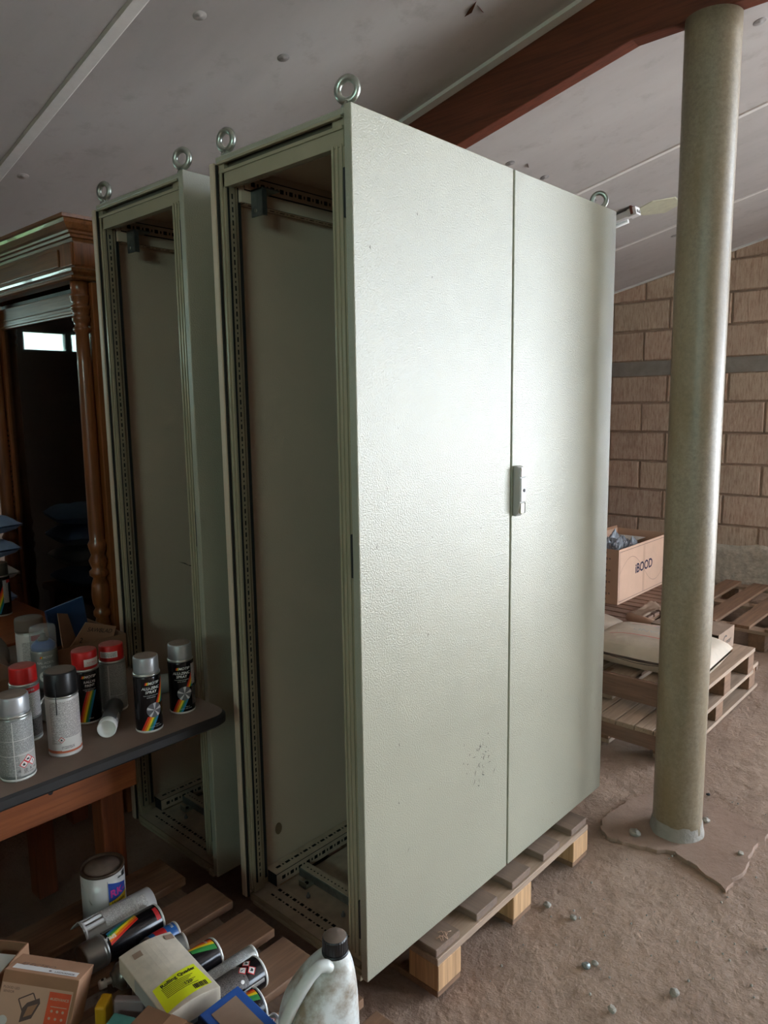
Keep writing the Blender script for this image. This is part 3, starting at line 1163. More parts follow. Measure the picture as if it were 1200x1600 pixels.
    b = B(); b.box(0.03, 0.034, 1.978, 1.2, 0.47, 1.982)
    b.build('roof_lining', M['paint_in'], t)
    # zinc corner bracket hanging near the top
    b = B()
    b.box(0.075, 0.388, 1.86, 0.079, 0.43, 1.925); b.box(0.075, 0.384, 1.922, 0.13, 0.43, 1.926); b.box(0.075, 0.386, 1.86, 0.09, 0.389, 1.925)
    br = b.build('corner_bracket', M['zinc_dull'], t)
    b = B(); b.lathe([(0.0045, 0), (0.0045, 0.004)], 10, Matrix.Translation((0.0745, .41, 1.873)) @ Matrix.Rotation(-PI / 2, 4, 'Y'))
    b.build('screw', M['zinc'], br)

    # base frame
    b = B()
    b.box(0.010, 0.03, -0.010, 0.03, 0.472, 0.012)
    b.box(0.005, 0.06, -0.010, 0.012, 0.455, -0.002)
    b.box(0.002, 0.026, -0.012, 0.014, 0.05, 0.004)
    br_ = b.build('base_rail', M['paint_frame'], t, bevel=0.001)
    b = B()
    slots(b, lambda s, q: Vector((0.03 + q, 0.07 + s, 0.0165)), 0.37, 0.026, hh=.006)
    slots(b, lambda s, q: Vector((0.056 + q, 0.07 + s, 0.0165)), 0.37, 0.028, hh=.009)
    b.face([(0.010, .04, 0.0165), (.03, .04, .0165), (.03, .46, .0165), (0.010, .46, .0165)])
    b.face([(0.03, .04, 0.0165), (.084, .04, .0165), (.084, .07, .0165), (0.03, .07, .0165)])
    b.face([(0.03, .44, 0.0165), (.084, .44, .0165), (.084, .47, .0165), (0.03, .47, .0165)])
    tag(b.build('punched_strip', M['paint_dust'], br_, fix=False), kind='stuff')
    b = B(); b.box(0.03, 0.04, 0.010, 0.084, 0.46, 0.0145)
    b.build('strip_shade', M['hole_shade'], br_)
    b = B()
    b.box(0.03, 0.024, -0.010, CW - .01, 0.034, 0.02); b.box(0.03, 0.465, -0.010, CW - .01, 0.478, 0.05)
    b.box(CW - .03, 0.034, -0.010, CW - .012, 0.468, 0.02)
    b.build('base_rail', M['paint_frame'], t)
    # rear bottom rail along the cabinet, punched
    b = B()
    slots(b, lambda s, q: Vector((0.07 + s, 0.425 + q, 0.058)), 1.08, 0.05, hh=.009, big=.016)
    slots(b, lambda s, q: Vector((0.07 + s, 0.4245, 0.022 + q)), 1.08, 0.034, hh=.011)
    tag(b.build('punched_strip', M['paint_dust'], t, fix=False), kind='stuff')
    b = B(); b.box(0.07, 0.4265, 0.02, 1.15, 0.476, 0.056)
    b.build('rear_rail_shade', M['hole_shade'], t)
    # gland rail across near the left end, small clip, floor trays
    b = B()
    b.box(0.155, 0.05, 0.022, 0.185, 0.42, 0.042)
    b.box(0.150, 0.05, 0.018, 0.155, 0.42, 0.040, 1)
    gr = b.build('gland_rail', [M['paint_dust'], M['zinc_dull']], t)
    b = B()
    for k in range(24):
        y = 0.065 + k * 0.0145
        b.box(0.166, y, 0.0421, 0.170, y + .005, 0.0424)
    tag(b.build('rail_hole', M['hole_shade'], gr), kind='stuff')  # holes are thin plates, their shade is only dark colour
    b = B(); b.box(0.118, 0.355, 0.018, 0.150, 0.385, 0.023); b.box(0.118, 0.355, 0.018, 0.121, 0.385, 0.036); b.lathe([(0.006, 0.023), (0.006, 0.025)], 10, Matrix.Translation((.135, .37, 0)), 1)
    b.build('zinc_clip', [M['zinc'], M['hole_shade']], gr)
    b = B()
    for x, y in ((.105, .33), (.115, .20)):
        b.lathe([(0.006, .014), (0.006, .02), (.003, .02), (.003, .028)], 8, Matrix.Translation((x, y, 0)))
    b.build('bolt', M['zinc_dull'], gr)
    b = B(); b.box(0.086, 0.034, 0.008, 0.155, 0.43, 0.014)
    b.build('floor_tray', M['paint_dust'], t)
    b = B(); b.box(0.186, 0.034, 0.004, CW - .03, 0.425, 0.010)
    b.build('floor_tray', M['paint_dust'], t)
    # door hinge pins in the gap
    b = B()
    for z in (0.10, 1.0, 1.78):
        b.box(0.006, 0.022, z, 0.013, 0.032, z + .1)
    b.build('hinge', M['gasket'], t)
    # lifting eyes
    for (x, y, rz) in ((0.022, 0.03, 0.35), (0.022, 0.452, 0.2), (1.195, 0.045, 0.6), (1.195, 0.452, 0.2)):
        b = B()
        Mx = Matrix.Translation((x, y, 2.036)) @ Matrix.Rotation(rz, 4, 'Z') @ Matrix.Rotation(PI / 2, 4, 'Y')
        b.torus(0.0225, 0.0078, Mx)
        b.lathe([(0.014, 1.997), (0.014, 2.003), (0.0085, 2.007), (0.007, 2.018)], 16, Matrix.Translation((x, y, 0)))
        b.build('lifting_eye', M['zinc'], t)
    return t


ZC = 0.148
cab1 = make_cabinet('large grey two-door steel cabinet on a pallet, nearest, left side open', (0, 0, ZC))
cab2 = make_cabinet('grey open-sided steel cabinet standing behind the nearest one, beside the vitrine', (0, 0.615, ZC))

# scuffs and scratches on the left door and the inner back panels (thin proud marks)
def scuff(parent, P, X, Y, segs, mat, name='scuff_mark', w=0.0012):
    b = B()
    f = flatfn(P, X, Y, 0.0004)
    for (x0, y0, x1, y1) in segs:
        d = Vector((x1 - x0, y1 - y0)); n = Vector((-d.y, d.x)).normalized() * w * random.uniform(.3, .8)
        a, c = Vector((x0, y0)), Vector((x1, y1)); mid = (a + c) / 2 + n * 1.5
        b.face([f(*(a)), f(*(mid - n)), f(*c), f(*(mid + n))])
    tag(b.build(name, mat, parent, fix=False), kind='stuff')


dl = [o for o in cab1.children if o.name.startswith('door')]
segs = []
cxs, czs = 0.47, 0.395
for k in range(30):
    a = random.uniform(0, PI); r = random.uniform(.006, .022)
    x, z = cxs + random.gauss(0, .03), czs + random.gauss(0, .035)
    segs.append((x, z, x + r * math.cos(a), z + r * math.sin(a)))
segs += [(.445, .352, .452, .375), (.452, .375, .475, .388), (.446, .35, .438, .33)]
for k in range(16):
    x, z = random.uniform(.05, .58), random.uniform(.03, 1.9)
    segs.append((x, z, x + random.uniform(-.006, .006), z + random.uniform(.004, .012)))
scuff(dl[0], (0, 0, 0), (1, 0, 0), (0, 0, 1), segs, w=.0022, mat=plain('scuff_grey', sc(84, 82, 74), .8))
segs = []
for k in range(12):
    x, z = random.uniform(.66, 1.18), random.uniform(.03, .6)
    segs.append((x, z, x + random.uniform(-.006, .006), z + random.uniform(.004, .012)))
scuff(dl[1], (0, 0, 0), (1, 0, 0), (0, 0, 1), segs, M['ink_brown'])
for cab, seg in ((cab2, [(.22, .86, .27, .835), (.27, .835, .30, .80), (.29, .83, .285, .80), (.3, .8, .31, .77), (.25, .845, .3, .82)]),):
    bp_ = [o for o in cab.children if o.name.startswith('back_panel')][0]
    scuff(bp_, (0, .478, 0), (1, 0, 0), (0, 0, 1), seg, M['ink'], w=.003)
bp_ = [o for o in cab1.children if o.name.startswith('back_panel')][0]
b = B()
b.loft([[Vector((.125 + .012 * math.cos(a), .478 - e, .155 + .018 * math.sin(a))) for a in [2 * PI * k / 14 for k in range(14)]] for e in (0, .002)], 0, False)
b.build('brown_stain', plain('brown_stain', sc(120, 96, 70), .9), bp_)


# ================================================================== PALLETS
def board(b_parent, name, x0, y0, z0, x1, y1, z1, mat, bevel=0.002, jit=0.003):
    b = B()
    lx, ly, lz = (x1 - x0), (y1 - y0), (z1 - z0)
    b.box(-lx / 2, -ly / 2, -lz / 2, lx / 2, ly / 2, lz / 2)
    return b.build(name, mat, b_parent, ((x0 + x1) / 2, (y0 + y1) / 2, (z0 + z1) / 2), (0, 0, random.uniform(-jit, jit)), bevel, 1)


# pallet carrying both cabinets: top boards along Y, three stringer boards, nine blocks, bottom boards
t = thing('wooden_pallet', 'wooden pallet carrying the two grey cabinets, fresh blocks showing in front', 'pallet', (0, 0, 0))
px0 = 0.205
for k in range(5):
    x = px0 + k * 0.18
    board(t, 'top_board', x, -0.05, 0.114, x + 0.103, 1.146, 0.136, M['pal_top_y'], jit=0.001)
for y in (-0.056, 0.50, 1.046):
    board(t, 'stringer_board', px0 - .002, y, 0.093, px0 + .825, y + .1, 0.1138, M['pal_pale'], jit=0.0005)
    for x in (px0, px0 + .36, px0 + .725):
        board(t, 'block', x, y, 0.0185, x + .1, y + .1, 0.0928, M['block_wood'], 0.002, 0.002)
for x in (px0, px0 + .36, px0 + .725):
    board(t, 'bottom_board', x, -0.054, 0.0, x + .1, 1.146, 0.018, M['pal_brown'], jit=0)
# a wisp of straw on the nearest board
b = B()
for k in range(9):
    x, y = .255 + random.gauss(0, .012), -.035 + random.gauss(0, .008)
    a = random.uniform(0, 2 * PI)
    b.tube([(x, y, .1375), (x + .01 * math.cos(a), y + .01 * math.sin(a), .142), (x + .02 * math.cos(a + .4), y + .018 * math.sin(a + .4), .138)], .0008, 5)
tag(b.build('straw_wisp', M['card_pale']), 'wisp of dry straw on the near corner of the cabinet pallet', 'straw', kind='stuff')


def flat_pallet(label, loc, rz, L, Wd, H, n_top, bw, mats, group=None, axis_boards='x', end_fascia=True):
    """top boards along local X (length L) spread over local Y (width Wd); three cross bearers of blocks"""
    mt, ms, mbk = mats
    t = thing('wooden_pallet', label, 'pallet', loc, (0, 0, rz), group)
    gap = (Wd - n_top * bw) / max(1, n_top - 1)
    for k in range(n_top):
        y = k * (bw + gap)
        board(t, 'top_board', 0, y, H - .02, L, y + bw, H, mt, jit=0.002)
    for x in (0.0, L / 2 - .05, L - .1):
        board(t, 'stringer_board', x, 0, H - .041, x + .1, Wd, H - .0205, ms, jit=0)
        for y in (0.0, Wd / 2 - .05, Wd - .1):
            board(t, 'block', x + .002, y + .002, .0195, x + .098, y + .098, H - .0415, mbk, 0.002, 0.002)
    for y in (0.0, Wd / 2 - .05, Wd - .1):
        board(t, 'bottom_board', 0, y, 0, L, y + .1, 0.019, mt, jit=0)
    return t


# lower right: closed deck pallet with fascia, a smaller pallet on it
t = thing('wooden_pallet', 'low wide wooden pallet with close-set deck boards, under the sack pallet behind the column', 'pallet', (1.82, -0.04, 0), (0, 0, 0.0))
ys = [0.0, 0.085, 0.17, 0.255, 0.34, 0.435, 0.53, 0.615, 0.70]
for k in range(8):
    board(t, 'top_board', 0.0, ys[k] + .002, .118, 1.2, ys[k + 1] - .003, .140, M['pal_pale'], jit=0.001)
board(t, 'fascia_board', 0.012, 0.0, .048, 0.034, .70, .1175, M['pal_red'], jit=0)
board(t, 'fascia_board', 1.166, 0.0, .095, 1.19, .70, .1175, M['pal_red'], jit=0)
for x in (0.04, 0.55, 1.06):
    for y in (0.0, .3, .6):
        board(t, 'block', x, y + .004, .0195, x + .1, y + .1, .1175, M['pal_brown'], jit=0.002)
for y in (0.0, .3, .6):
    board(t, 'bottom_board', 0.04, y, 0.0, 1.2, y + .1, .019, M['pal_pale'], jit=0)
t = thing('wooden_pallet', 'small wooden pallet carrying the cement sack, on the low wide pallet', 'pallet', (1.995, -0.075, 0.1405), (0, 0, 0.0))
PH = -.012
for k in range(6):
    y = k * 0.155
    board(t, 'top_board', 0.03, y, .130 + PH, .815, y + .105, .150 + PH, M['pal_pale'], jit=0.002)
board(t, 'fascia_board', 0.004, 0.0, .03, 0.026, .88, .149 + PH, M['pal_red'], jit=0)
for x in (0.04, 0.36, 0.72):
    for y in (0.003, .40, .775):
        board(t, 'block', x, y, .0195, x + .09, y + .1, .1295 + PH, M['pal_brown'], jit=0.002)
for y in (0.003, .40, .775):
    board(t, 'bottom_board', 0.03, y, 0.0, .815, y + .1, .019, M['pal_pale'], jit=0)

# far pallets along the right wall
t = flat_pallet('wide-slatted wooden pallet lying near the block wall, right of the column', (3.63, -0.42, 0.0), 0.0, 1.2, 1.12, .145, 6, .115,
                (M['pal_brown'], M['pal_pale_y'], M['pal_brown']))
t = thing('wooden_pallet', 'wooden pallet under the printed carton, with dark slots between its boards', 'pallet', (3.235, 0.74, 0.0), (0, 0, 0.0))
for k in range(11):
    x = k * 0.1
    board(t, 'top_board', x, 0, .125, x + .082, 1.2, .145, M['pal_red'], jit=0.002)
for y in (0.0, .55, 1.1):
    board(t, 'stringer_board', 0, y, .104, 1.08, y + .1, .1245, M['pal_brown'], jit=0)
    for x in (0.0, .49, .98):
        board(t, 'block', x + .002, y + .002, 0, x + .098, y + .098, .1035, M['pal_brown'], jit=0.002)

# ================================================================== RIGHT BACKGROUND THINGS
# printed carton, open on top
t = thing('cardboard_box', 'large open cardboard carton printed with navy lettering on a pallet near the block wall', 'box', (3.58, 1.02, 0.1455))
bw, bd, bh, th = 0.88, 0.42, 0.385, 0.004
b = B()
b.box(0, 0, 0, bw, th, bh); b.box(0, bd - th, 0, bw, bd, bh); b.box(0, th, 0, th, bd - th, bh); b.box(bw - th, th, 0, bw, bd - th, bh)
b.box(th, th, 0, bw - th, bd - th, th)
b.build('carton_body', M['card_pale'], t)
b = B()
b.box(0.0, bd + .001, bh - .004, bw * .48, bd + .004, bh + .03, M=None); b.box(bw * .5, bd + .001, bh - .004, bw, bd + .004, bh + .02)
b.build('flap', M['card'], t)
b = B()
f = flatfn((0, 0, 0), (1, 0, 0), (0, 0, 1), .0012)
add_text(b, f, 'iBOOD', 0.095, .425, .205, offset=0.02)
b.build('lettering', M['navy'], t)
b = B()
lw = .0035
for (x0, z0, x1, z1) in ((.015, .365, bw - .015, .365 + lw), (.015, .015, bw - .015, .015 + lw), (.015, .015, .015 + lw, .367), (bw - .015, .015, bw - .012, .367)):
    add_rect(b, f, x0, z0, x1, z1, 0, 1)
for k in range(40):
    u0, u1 = k / 40, (k + 1) / 40
    g = lambda u: (.02 + u * .84, .19 + .12 * math.sin(u * 2 * PI + .2))
    p, q = g(u0), g(u1)
    b.face([f(p[0], p[1] - .001), f(q[0], q[1] - .001), f(q[0], q[1] + .001), f(p[0], p[1] + .001)])
b.build('printed_outline', M['ink_brown'], t)
b = B(); add_rect(b, flatfn((0, 0, 0), (1, 0, 0), (0, 0, 1), .0003), .405, .02, .44, .36, 0, 1)
b.build('tape', M['card_mid'], t)
b = B()
f = flatfn((0, .42, 0), (0, -1, 0), (0, 0, 1))
for r_ in range(9):
    for c_ in range(3):
        add_text(b, f, 'iBOOD' if (r_ + c_) % 2 == 0 else 'iB =', .027, .055 + c_ * .118 + (.05 if r_ % 2 else 0), .03 + r_ * .041, offset=.012)
tag(b.build('lettering', M['navy'], t), kind='stuff')
b = B()
b.box(bw * .62, bd * .4, bh - .05, bw * .95, bd - .02, bh - .045)
b.build('inner_flap', M['label_white'], t)

# crumpled grey plastic and a black cable with yellow band inside the carton
b = B()
N = 44
vs, fs = [], []
for j in range(N + 1):
    for i in range(N + 1):
        u, v = i / N, j / N
        e = 1 - max(abs(2 * u - 1), abs(2 * v - 1)) ** 3
        h = abs(noise.noise(Vector((u * 6, v * 6, 4)))) * .11 + abs(noise.noise(Vector((u * 15, v * 15, 8)))) * .06
        vs.append((.01 + u * .50, .01 + v * .27, .30 + e * .08 + h * e))
for j in range(N):
    for i in range(N):
        a = j * (N + 1) + i
        fs.append((a, a + 1, a + N + 2, a + N + 1))
b.raw(vs, fs, 0, False)
o = b.build('plastic_wrap', M['grey_film'], None, (3.58, 1.02, 0.1455))
tag(o, 'crumpled grey plastic wrapping inside the open printed carton', 'wrapping')
t = thing('cable_coil', 'black coiled cable with a yellow band at the back of the open carton', 'cable', (3.70, 1.372, 0.52))
b = B()
for k in range(4):
    b.tube([(.09 * math.cos(a) + k * .004, .018 * k - .03, .07 * math.sin(a) + .005 * k) for a in [2 * PI * i / 22 for i in range(22)]], .011, 8, closed=True)
b.build('coil', M['gasket'], t)
b = B()
b.tube([(.055 + .05 * math.sin(a) * .2, -.032 + .05 * math.cos(a), .06 + .022 * math.sin(a)) for a in [2 * PI * i / 16 for i in range(16)]], .008, 8, closed=True)
b.build('yellow_band', M['rb'][2], t)


def pillow(b, L, Wd, H, seed, nx=30, ny=20, sag=0.0, m=0, wr=0.006):
    """filled sack: top and bottom skins joined at a flat seam"""
    def pt(u, v, s):
        eu, ev = 1 - abs(2 * u - 1) ** 3.2, 1 - abs(2 * v - 1) ** 2.6
        h = H * .5 * (eu * ev) ** .42
        pin = 1 - .05 * (1 - ev) * abs(2 * u - 1)
        n_ = noise.fractal(Vector((u * 5, v * 7, seed + s)), .9, 2, 3) * wr * (eu * ev) ** .3
        x = (u - .5) * L
        y = (v - .5) * Wd * pin
        z = H * .5 + s * h + n_
        if s < 0: z = max(0.0, H * .42 - h * .9)
        return Vector((x, y, z))
    for s in (1, -1):
        vs, fs = [], []
        for j in range(ny + 1):
            for i in range(nx + 1):
                vs.append(pt(i / nx, j / ny, s))
        for j in range(ny):
            for i in range(nx):
                a = j * (nx + 1) + i
                fs.append((a, a + 1, a + nx + 2, a + nx + 1) if s > 0 else (a, a + nx + 1, a + nx + 2, a + 1))
        b.raw(vs, fs, m, True)


# cement sack on the small pallet; torn second sack behind it
t = thing('cement_sack', 'dusty whitish paper sack with a red line lying on the small pallet', 'sack', (2.27, .215, 0.2795), (0, 0, PI / 2 + .04))
b = B(); pillow(b, .57, .44, .155, 2.0)
b.build('sack_body', M['sack'], t)
b = B()
for k in range(22):
    u0, u1 = k / 22, (k + 1) / 22
    def P(u, dv, s=t):
        x = (u - .5) * .52
        return Vector((x, .2205 + dv * .0, .062 + dv + .006 * math.sin(u * 9)))
    b.face([P(u0, 0), P(u1, 0), P(u1, .003), P(u0, .003)])
    b.face([P(u1, 0), P(u0, 0), P(u0, .003), P(u1, .003)])
b.build('seam_tape', M['ink'], t)
b = B()
for (va, w) in ((.10, .006), (-.08, .004)):
    for k in range(20):
        u0, u1 = -.22 + .022 * k, -.22 + .022 * (k + 1)
        zz = lambda u: .157 - abs(u / .285) ** 3 * .05
        b.face([(u0, va, zz(u0)), (u1, va, zz(u1)), (u1, va + w, zz(u1)), (u0, va + w, zz(u0))])
b.build('red_line', M['red_ink'], t)
b = B()
def fs_(x, y):
    return Vector((-x * 1.0 + .0, -.02 - y, .1585 - abs(x / .36) ** 3 * .05))
add_text(b, lambda x, y: Vector((x - .02, y + .03, .161)), 'PORTLAND', .05, 0, 0)
add_text(b, lambda x, y: Vector((x - .02, y - .05, .160)), '25 kg', .05, 0, 0)
b.build('lettering', M['label_grey'], t)
t = thing('cement_sack', 'torn open paper sack with crumbling brown filling behind the whole sack', 'sack', (2.43, .715, 0.2795), (0, 0, PI / 2 - .1))
b = B(); pillow(b, .36, .38, .12, 7.0)
b.build('sack_body', M['sack_dk'], t)
b = B()
b.loft([[Vector((.05 + .14 * s * math.cos(a), -.02 + .07 * s * math.sin(a), z)) for a in [2 * PI * k / 18 for k in range(18)]] for s, z in ((1, .105), (.8, .135), (.3, .142))], 0, True)
b.build('filling', M['card_dk'], t)
b = B()
b.raw([(-.1, .05, .115), (.16, .07, .12), (.18, .15, .15), (-.06, .14, .155), (-.08, .2, .13), (.17, .2, .12)], [(0, 1, 2, 3), (3, 2, 5, 4)], 0, True)
b.raw([(-.1, .05, .118), (.16, .07, .123), (.18, .15, .153), (-.06, .14, .158), (-.08, .2, .133), (.17, .2, .123)], [(3, 2, 1, 0), (4, 5, 2, 3)], 0, True)
b.build('torn_flap', M['sack'], t)
# paper scrap sheet on the carton pallet
b = B()
N = 14
vs, fs = [], []
for j in range(N + 1):
    for i in range(N + 1):
        u, v = i / N, j / N
        vs.append((3.34 + u * .30 + v * .05, .76 + v * .12 - u * .05, .150 + .035 * abs(math.sin(u * 3 + v * 2)) * u + .02 * abs(noise.noise(Vector((u * 5, v * 5, 2))))))
for j in range(N):
    for i in range(N):
        a = j * (N + 1) + i
        fs.append((a, a + 1, a + N + 2, a + N + 1))
b.raw(vs, fs, 0, True)
o = b.build('paper_bag', M['card_grey'], None)
md = o.modifiers.new('t', 'SOLIDIFY'); md.thickness = .0015
tag(o, 'crumpled empty paper bag lying before the printed carton', 'bag')
# roll of brown paper just in front of it
t = thing('paper_roll', 'rolled brown paper on the pallet edge before the printed carton', 'roll', (3.27, .80, .175), (0, 0, -.3))
b = B()
b.tube([(0, 0, 0), (.0, -.32, 0)], .028, 16)
b.build('roll', M['card_pale'], t)
b = B(); b.lathe([(.018, -.322), (.018, -.3205)], 14, Matrix.Rotation(PI / 2, 4, 'X') @ Matrix.Scale(-1, 4, (0, 0, 1)) if False else Matrix.Rotation(-PI / 2, 4, 'X') )
b.build('roll_end', M['red_ink'], t)

# small open carton on the small pallet
t = thing('cardboard_box', 'small dusty carton with handwriting and torn corner beside the cement sack', 'box', (2.535, .02, .2795), (0, 0, .0))
sw, sd, sh = .235, .34, .112
b = B()
b.box(0, 0, 0, sw, .003, sh); b.box(sw - .003, .003, 0, sw, sd, sh); b.box(0, sd - .003, 0, sw, sd, sh); b.box(.003, .003, 0, sw, sd, .003)
b.box(0, .09, 0, .003, sd, sh); b.box(0, .003, sh - .003, sw, sd, sh)
b.build('carton_body', M['card_grey'], t)
b = B(); b.box(.004, .006, .004, .04, .085, .09)
b.build('brown_filling', M['card_dk'], t, bevel=.01)
b = B()
f = flatfn((0, 0, 0), (1, 0, 0), (0, 0, 1))
add_text(b, f, 'C', .085, .085, .055, shear=.2)
add_text(b, f, 'oror', .04, .15, .05, shear=.2)
b.build('handwriting', M['ink'], t)
# pebbles on the floor
PB = [(1.237, -.135, .02, 'largest pale pebble on the slab near the column foot'), (.712, -.085, .012, 'grey-blue pebble in front of the middle pallet block'),
      (.715, -.171, .010, 'round brown pebble before the grey-blue one'), (.562, -.291, .012, 'left of two dark pebbles on the open floor'),
      (.586, -.305, .010, 'right of two dark pebbles on the open floor'), (.626, -.509, .013, 'grey pebble nearest the lower frame edge, alone on the floor'),
      (.47, -.41, .011, 'small dark pebble at the bottom edge of the photo'), (1.487, -.294, .013, 'pale pebble close behind the column foot'),
      (1.362, -.451, .010, 'small pale pebble on the right part of the slab'), (1.70, -.23, .008, 'dark fragment on the floor behind the column')]
for k, (x, y, r, lab) in enumerate(PB):
    bm = bmesh.new()
    bmesh.ops.create_icosphere(bm, subdivisions=2, radius=r)
    for v in bm.verts:
        n_ = noise.noise(v.co * (1.2 / r) + Vector((k * 3.1, 0, 0)))
        v.co *= 1 + n_ * .35
        v.co.z *= .65
    zm = min(v.co.z for v in bm.verts)
    for v in bm.verts:
        v.co.z -= zm
    me = bpy.data.meshes.new('pebble'); bm.to_mesh(me); bm.free()
    me.materials.append(M['stone'] if k not in (3, 4, 6, 9) else M['zinc_dull'] if k == 3 else M['gasket'] if k == 9 else M['stone'])
    o = link('pebble', me, None, (x, y, 0.005 if 1.17 < x < 1.62 and -.48 < y < 0 else -0.004))
    tag(o, lab, 'stone', 'pebbles on the floor')
b = B()
for k in range(240):
    x, y = random.uniform(.15, 1.8), random.uniform(-1.2, -.075)
    if (x - 1.375) ** 2 + (y + .235) ** 2 < .012: continue
    r = random.uniform(.0015, .004)
    z = 0.004 if 1.2 < x < 1.6 and -.46 < y < -.02 else -.004
    b.lathe([(r, z), (r * .8, z + r), (r * .2, z + r * 1.5)], 5, Matrix.Translation((x, y, 0)), 0, False)
tag(b.build('grit', M['stone']), 'scattered grit and crumbs on the floor in front of the cabinet', 'grit', kind='stuff')


# ================================================================== VITRINE (glazed oak cabinet)
t = thing('glass_vitrine', 'varnished oak glass-door cabinet with moulded cornice, left of the grey cabinets', 'vitrine', (0, 0, 0))
VY0, VY1, VX0, VX1 = 1.385, 2.275, 0.145, 0.56
FR = 0.10
# carcass
b = B(); b.box(VX0, VY0 + .02, 0, VX1, VY0 + .045, 2.15); b.build('side_panel', M['oak'], t)
b = B(); b.box(VX0, VY1 - .045, 0, VX1, VY1 - .02, 2.15); b.build('side_panel', M['oak'], t)
b = B(); b.box(VX1 - .015, VY0 + .045, 0, VX1, VY1 - .045, 2.15); b.build('back_panel', M['oak_dark'], t)
b = B(); b.box(VX0, VY0 + .045, 0.08, VX1 - .015, VY1 - .045, .50); b.build('base_box', M['oak_y'], t)
for z in (.862, 1.237, 1.56):
    b = B(); b.box(VX0 + .04, VY0 + .045, z - .018, VX1 - .015, VY1 - .045, z); b.build('shelf', M['oak_dark'], t, bevel=.002)
# objects' dark top board
b = B(); b.box(VX0, VY0 + .045, 1.95, VX1 - .015, VY1 - .045, 1.97); b.build('top_board', M['oak_dark'], t)
# door frame and glass
gy0, gy1, gz0, gz1 = VY0 + .145, VY1 - .08, .56, 1.868
b = B(); b.box(.122, VY0 + .085, .50, .144, gy0, 1.95); b.build('door_stile', M['oak'], t, bevel=.003)
b = B(); b.box(.122, gy1, .50, .144, VY1 - .03, 1.95); b.build('door_stile', M['oak'], t, bevel=.003)
b = B(); b.box(.122, gy0, gz1, .144, gy1, 1.95); b.box(.118, gy0, gz1 + .008, .122, gy1, gz1 + .02); b.box(.118, gy0, gz1 + .03, .122, gy1, gz1 + .036); b.build('door_rail', M['oak_y'], t, bevel=.002)
b = B(); b.box(.122, gy0, .50, .144, gy1, gz0); b.build('door_rail', M['oak_y'], t, bevel=.003)
b = B(); b.box(.134, gy0 + .001, gz0 + .001, .137, gy1 - .001, gz1 - .001); b.build('glass_pane', M['glass'], t)
# carved strip on the left stile
b = B()
for k in range(16):
    z = 1.12 + k * .022
    b.lathe([(.003, -.004), (.006, 0), (.003, .004)], 8, Matrix.Translation((.121, gy1 + .018, z)))
tag(b.build('carved_beads', M['oak_dark'], t), kind='stuff')
# corner posts and turned columns
for y in (VY0 + .045, VY1 - .045):
    b = B(); b.box(.125 if y < 2 else .1455, y - .04, 0, .145 if y < 2 else .17, y + .04, 1.97); b.build('corner_post', M['oak'], t, bevel=.003)
    prof = [(.030, .0), (.030, .56), (.036, .565), (.036, .59), (.026, .60), (.022, .63), (.030, .68), (.034, .71), (.030, .74), (.022, .775), (.030, .785),
            (.030, .80), (.022, .81), (.030, .83), (.033, .86), (.030, .90), (.022, .925), (.034, .935), (.034, .95), (.024, .96), (.030, .975), (.034, .99), (.024, 1.01), (.030, 1.03), (.034, 1.05), (.026, 1.065),
            (.027, 1.10), (.024, 1.70), (.022, 1.80), (.029, 1.806), (.029, 1.816), (.022, 1.82), (.026, 1.835), (.030, 1.842), (.031, 1.852), (.024, 1.858), (.029, 1.868), (.029, 1.876), (.033, 1.88), (.033, 1.89), (.024, 1.895),
            (.030, 1.905), (.031, 1.916), (.033, 1.919), (.034, 1.926), (.027, 1.932), (.029, 1.95), (.030, 1.972)]
    b = B(); b.lathe(prof, 24, Matrix.Translation((FR, y, 0)))
    b.build('turned_column', M['oak'], t)
# entablature: lower moulding, frieze with panel, cornice; returns along both sides
def mould(name, prof, mat, x_front, y0, y1, x_back, parent=t):
    """profile list (projection, z), wrapped round the front and the two ends"""
    b = B()
    path = [(x_back, y0, (0, -1)), (x_front, y0, (-1, -1)), (x_front, y1, (-1, 1)), (x_back, y1, (0, 1))]
    rings = []
    for (x, y, d) in path:
        rings.append([Vector((x + d[0] * p, y + d[1] * p, z)) for p, z in prof])
    b.loft(rings, 0, False)
    return b.build(name, mat, parent)


ya, yb2 = VY0 + .012, VY1 - .012
mould('lower_moulding', [(-.03, 1.972), (.012, 1.972), (.020, 1.976), (.020, 1.983), (.008, 1.987), (.004, 1.992), (.016, 2.0), (.018, 2.008), (.008, 2.012), (.0, 2.015), (-.03, 2.015)], M['oak_y'], FR - .03, ya, yb2, VX1)
mould('frieze', [(-.03, 2.015), (0, 2.015), (0, 2.10), (-.03, 2.10)], M['oak_y'], FR - .025, ya, yb2, VX1)
b = B(); b.box(FR - .032, ya + .11, 2.028, FR - .025, yb2 - .11, 2.086); b.build('frieze_panel', M['oak_y'], t, bevel=.003)
for y in (ya - .001, yb2 - .085):
    b = B(); b.box(FR - .036, y, 2.020, FR - .025, y + .086, 2.096); b.build('frieze_block', M['oak'], t, bevel=.003)
b = B(); b.box(FR - .028, ya - .006, 2.022, FR + .05, ya, 2.094); b.build('frieze_block', M['oak'], t, bevel=.002)
mould('cornice', [(-.03, 2.10), (.004, 2.10), (.008, 2.108), (.018, 2.110), (.020, 2.118), (.028, 2.121), (.030, 2.128), (.040, 2.132), (.052, 2.148), (.056, 2.158), (.062, 2.161), (.062, 2.172), (-.03, 2.172)], M['oak_y'], FR - .025, ya, yb2, VX1)
b = B(); b.box(FR - .02, ya + .01, 2.150, VX1, yb2 - .01, 2.168); b.build('top_board', M['oak_y'], t)

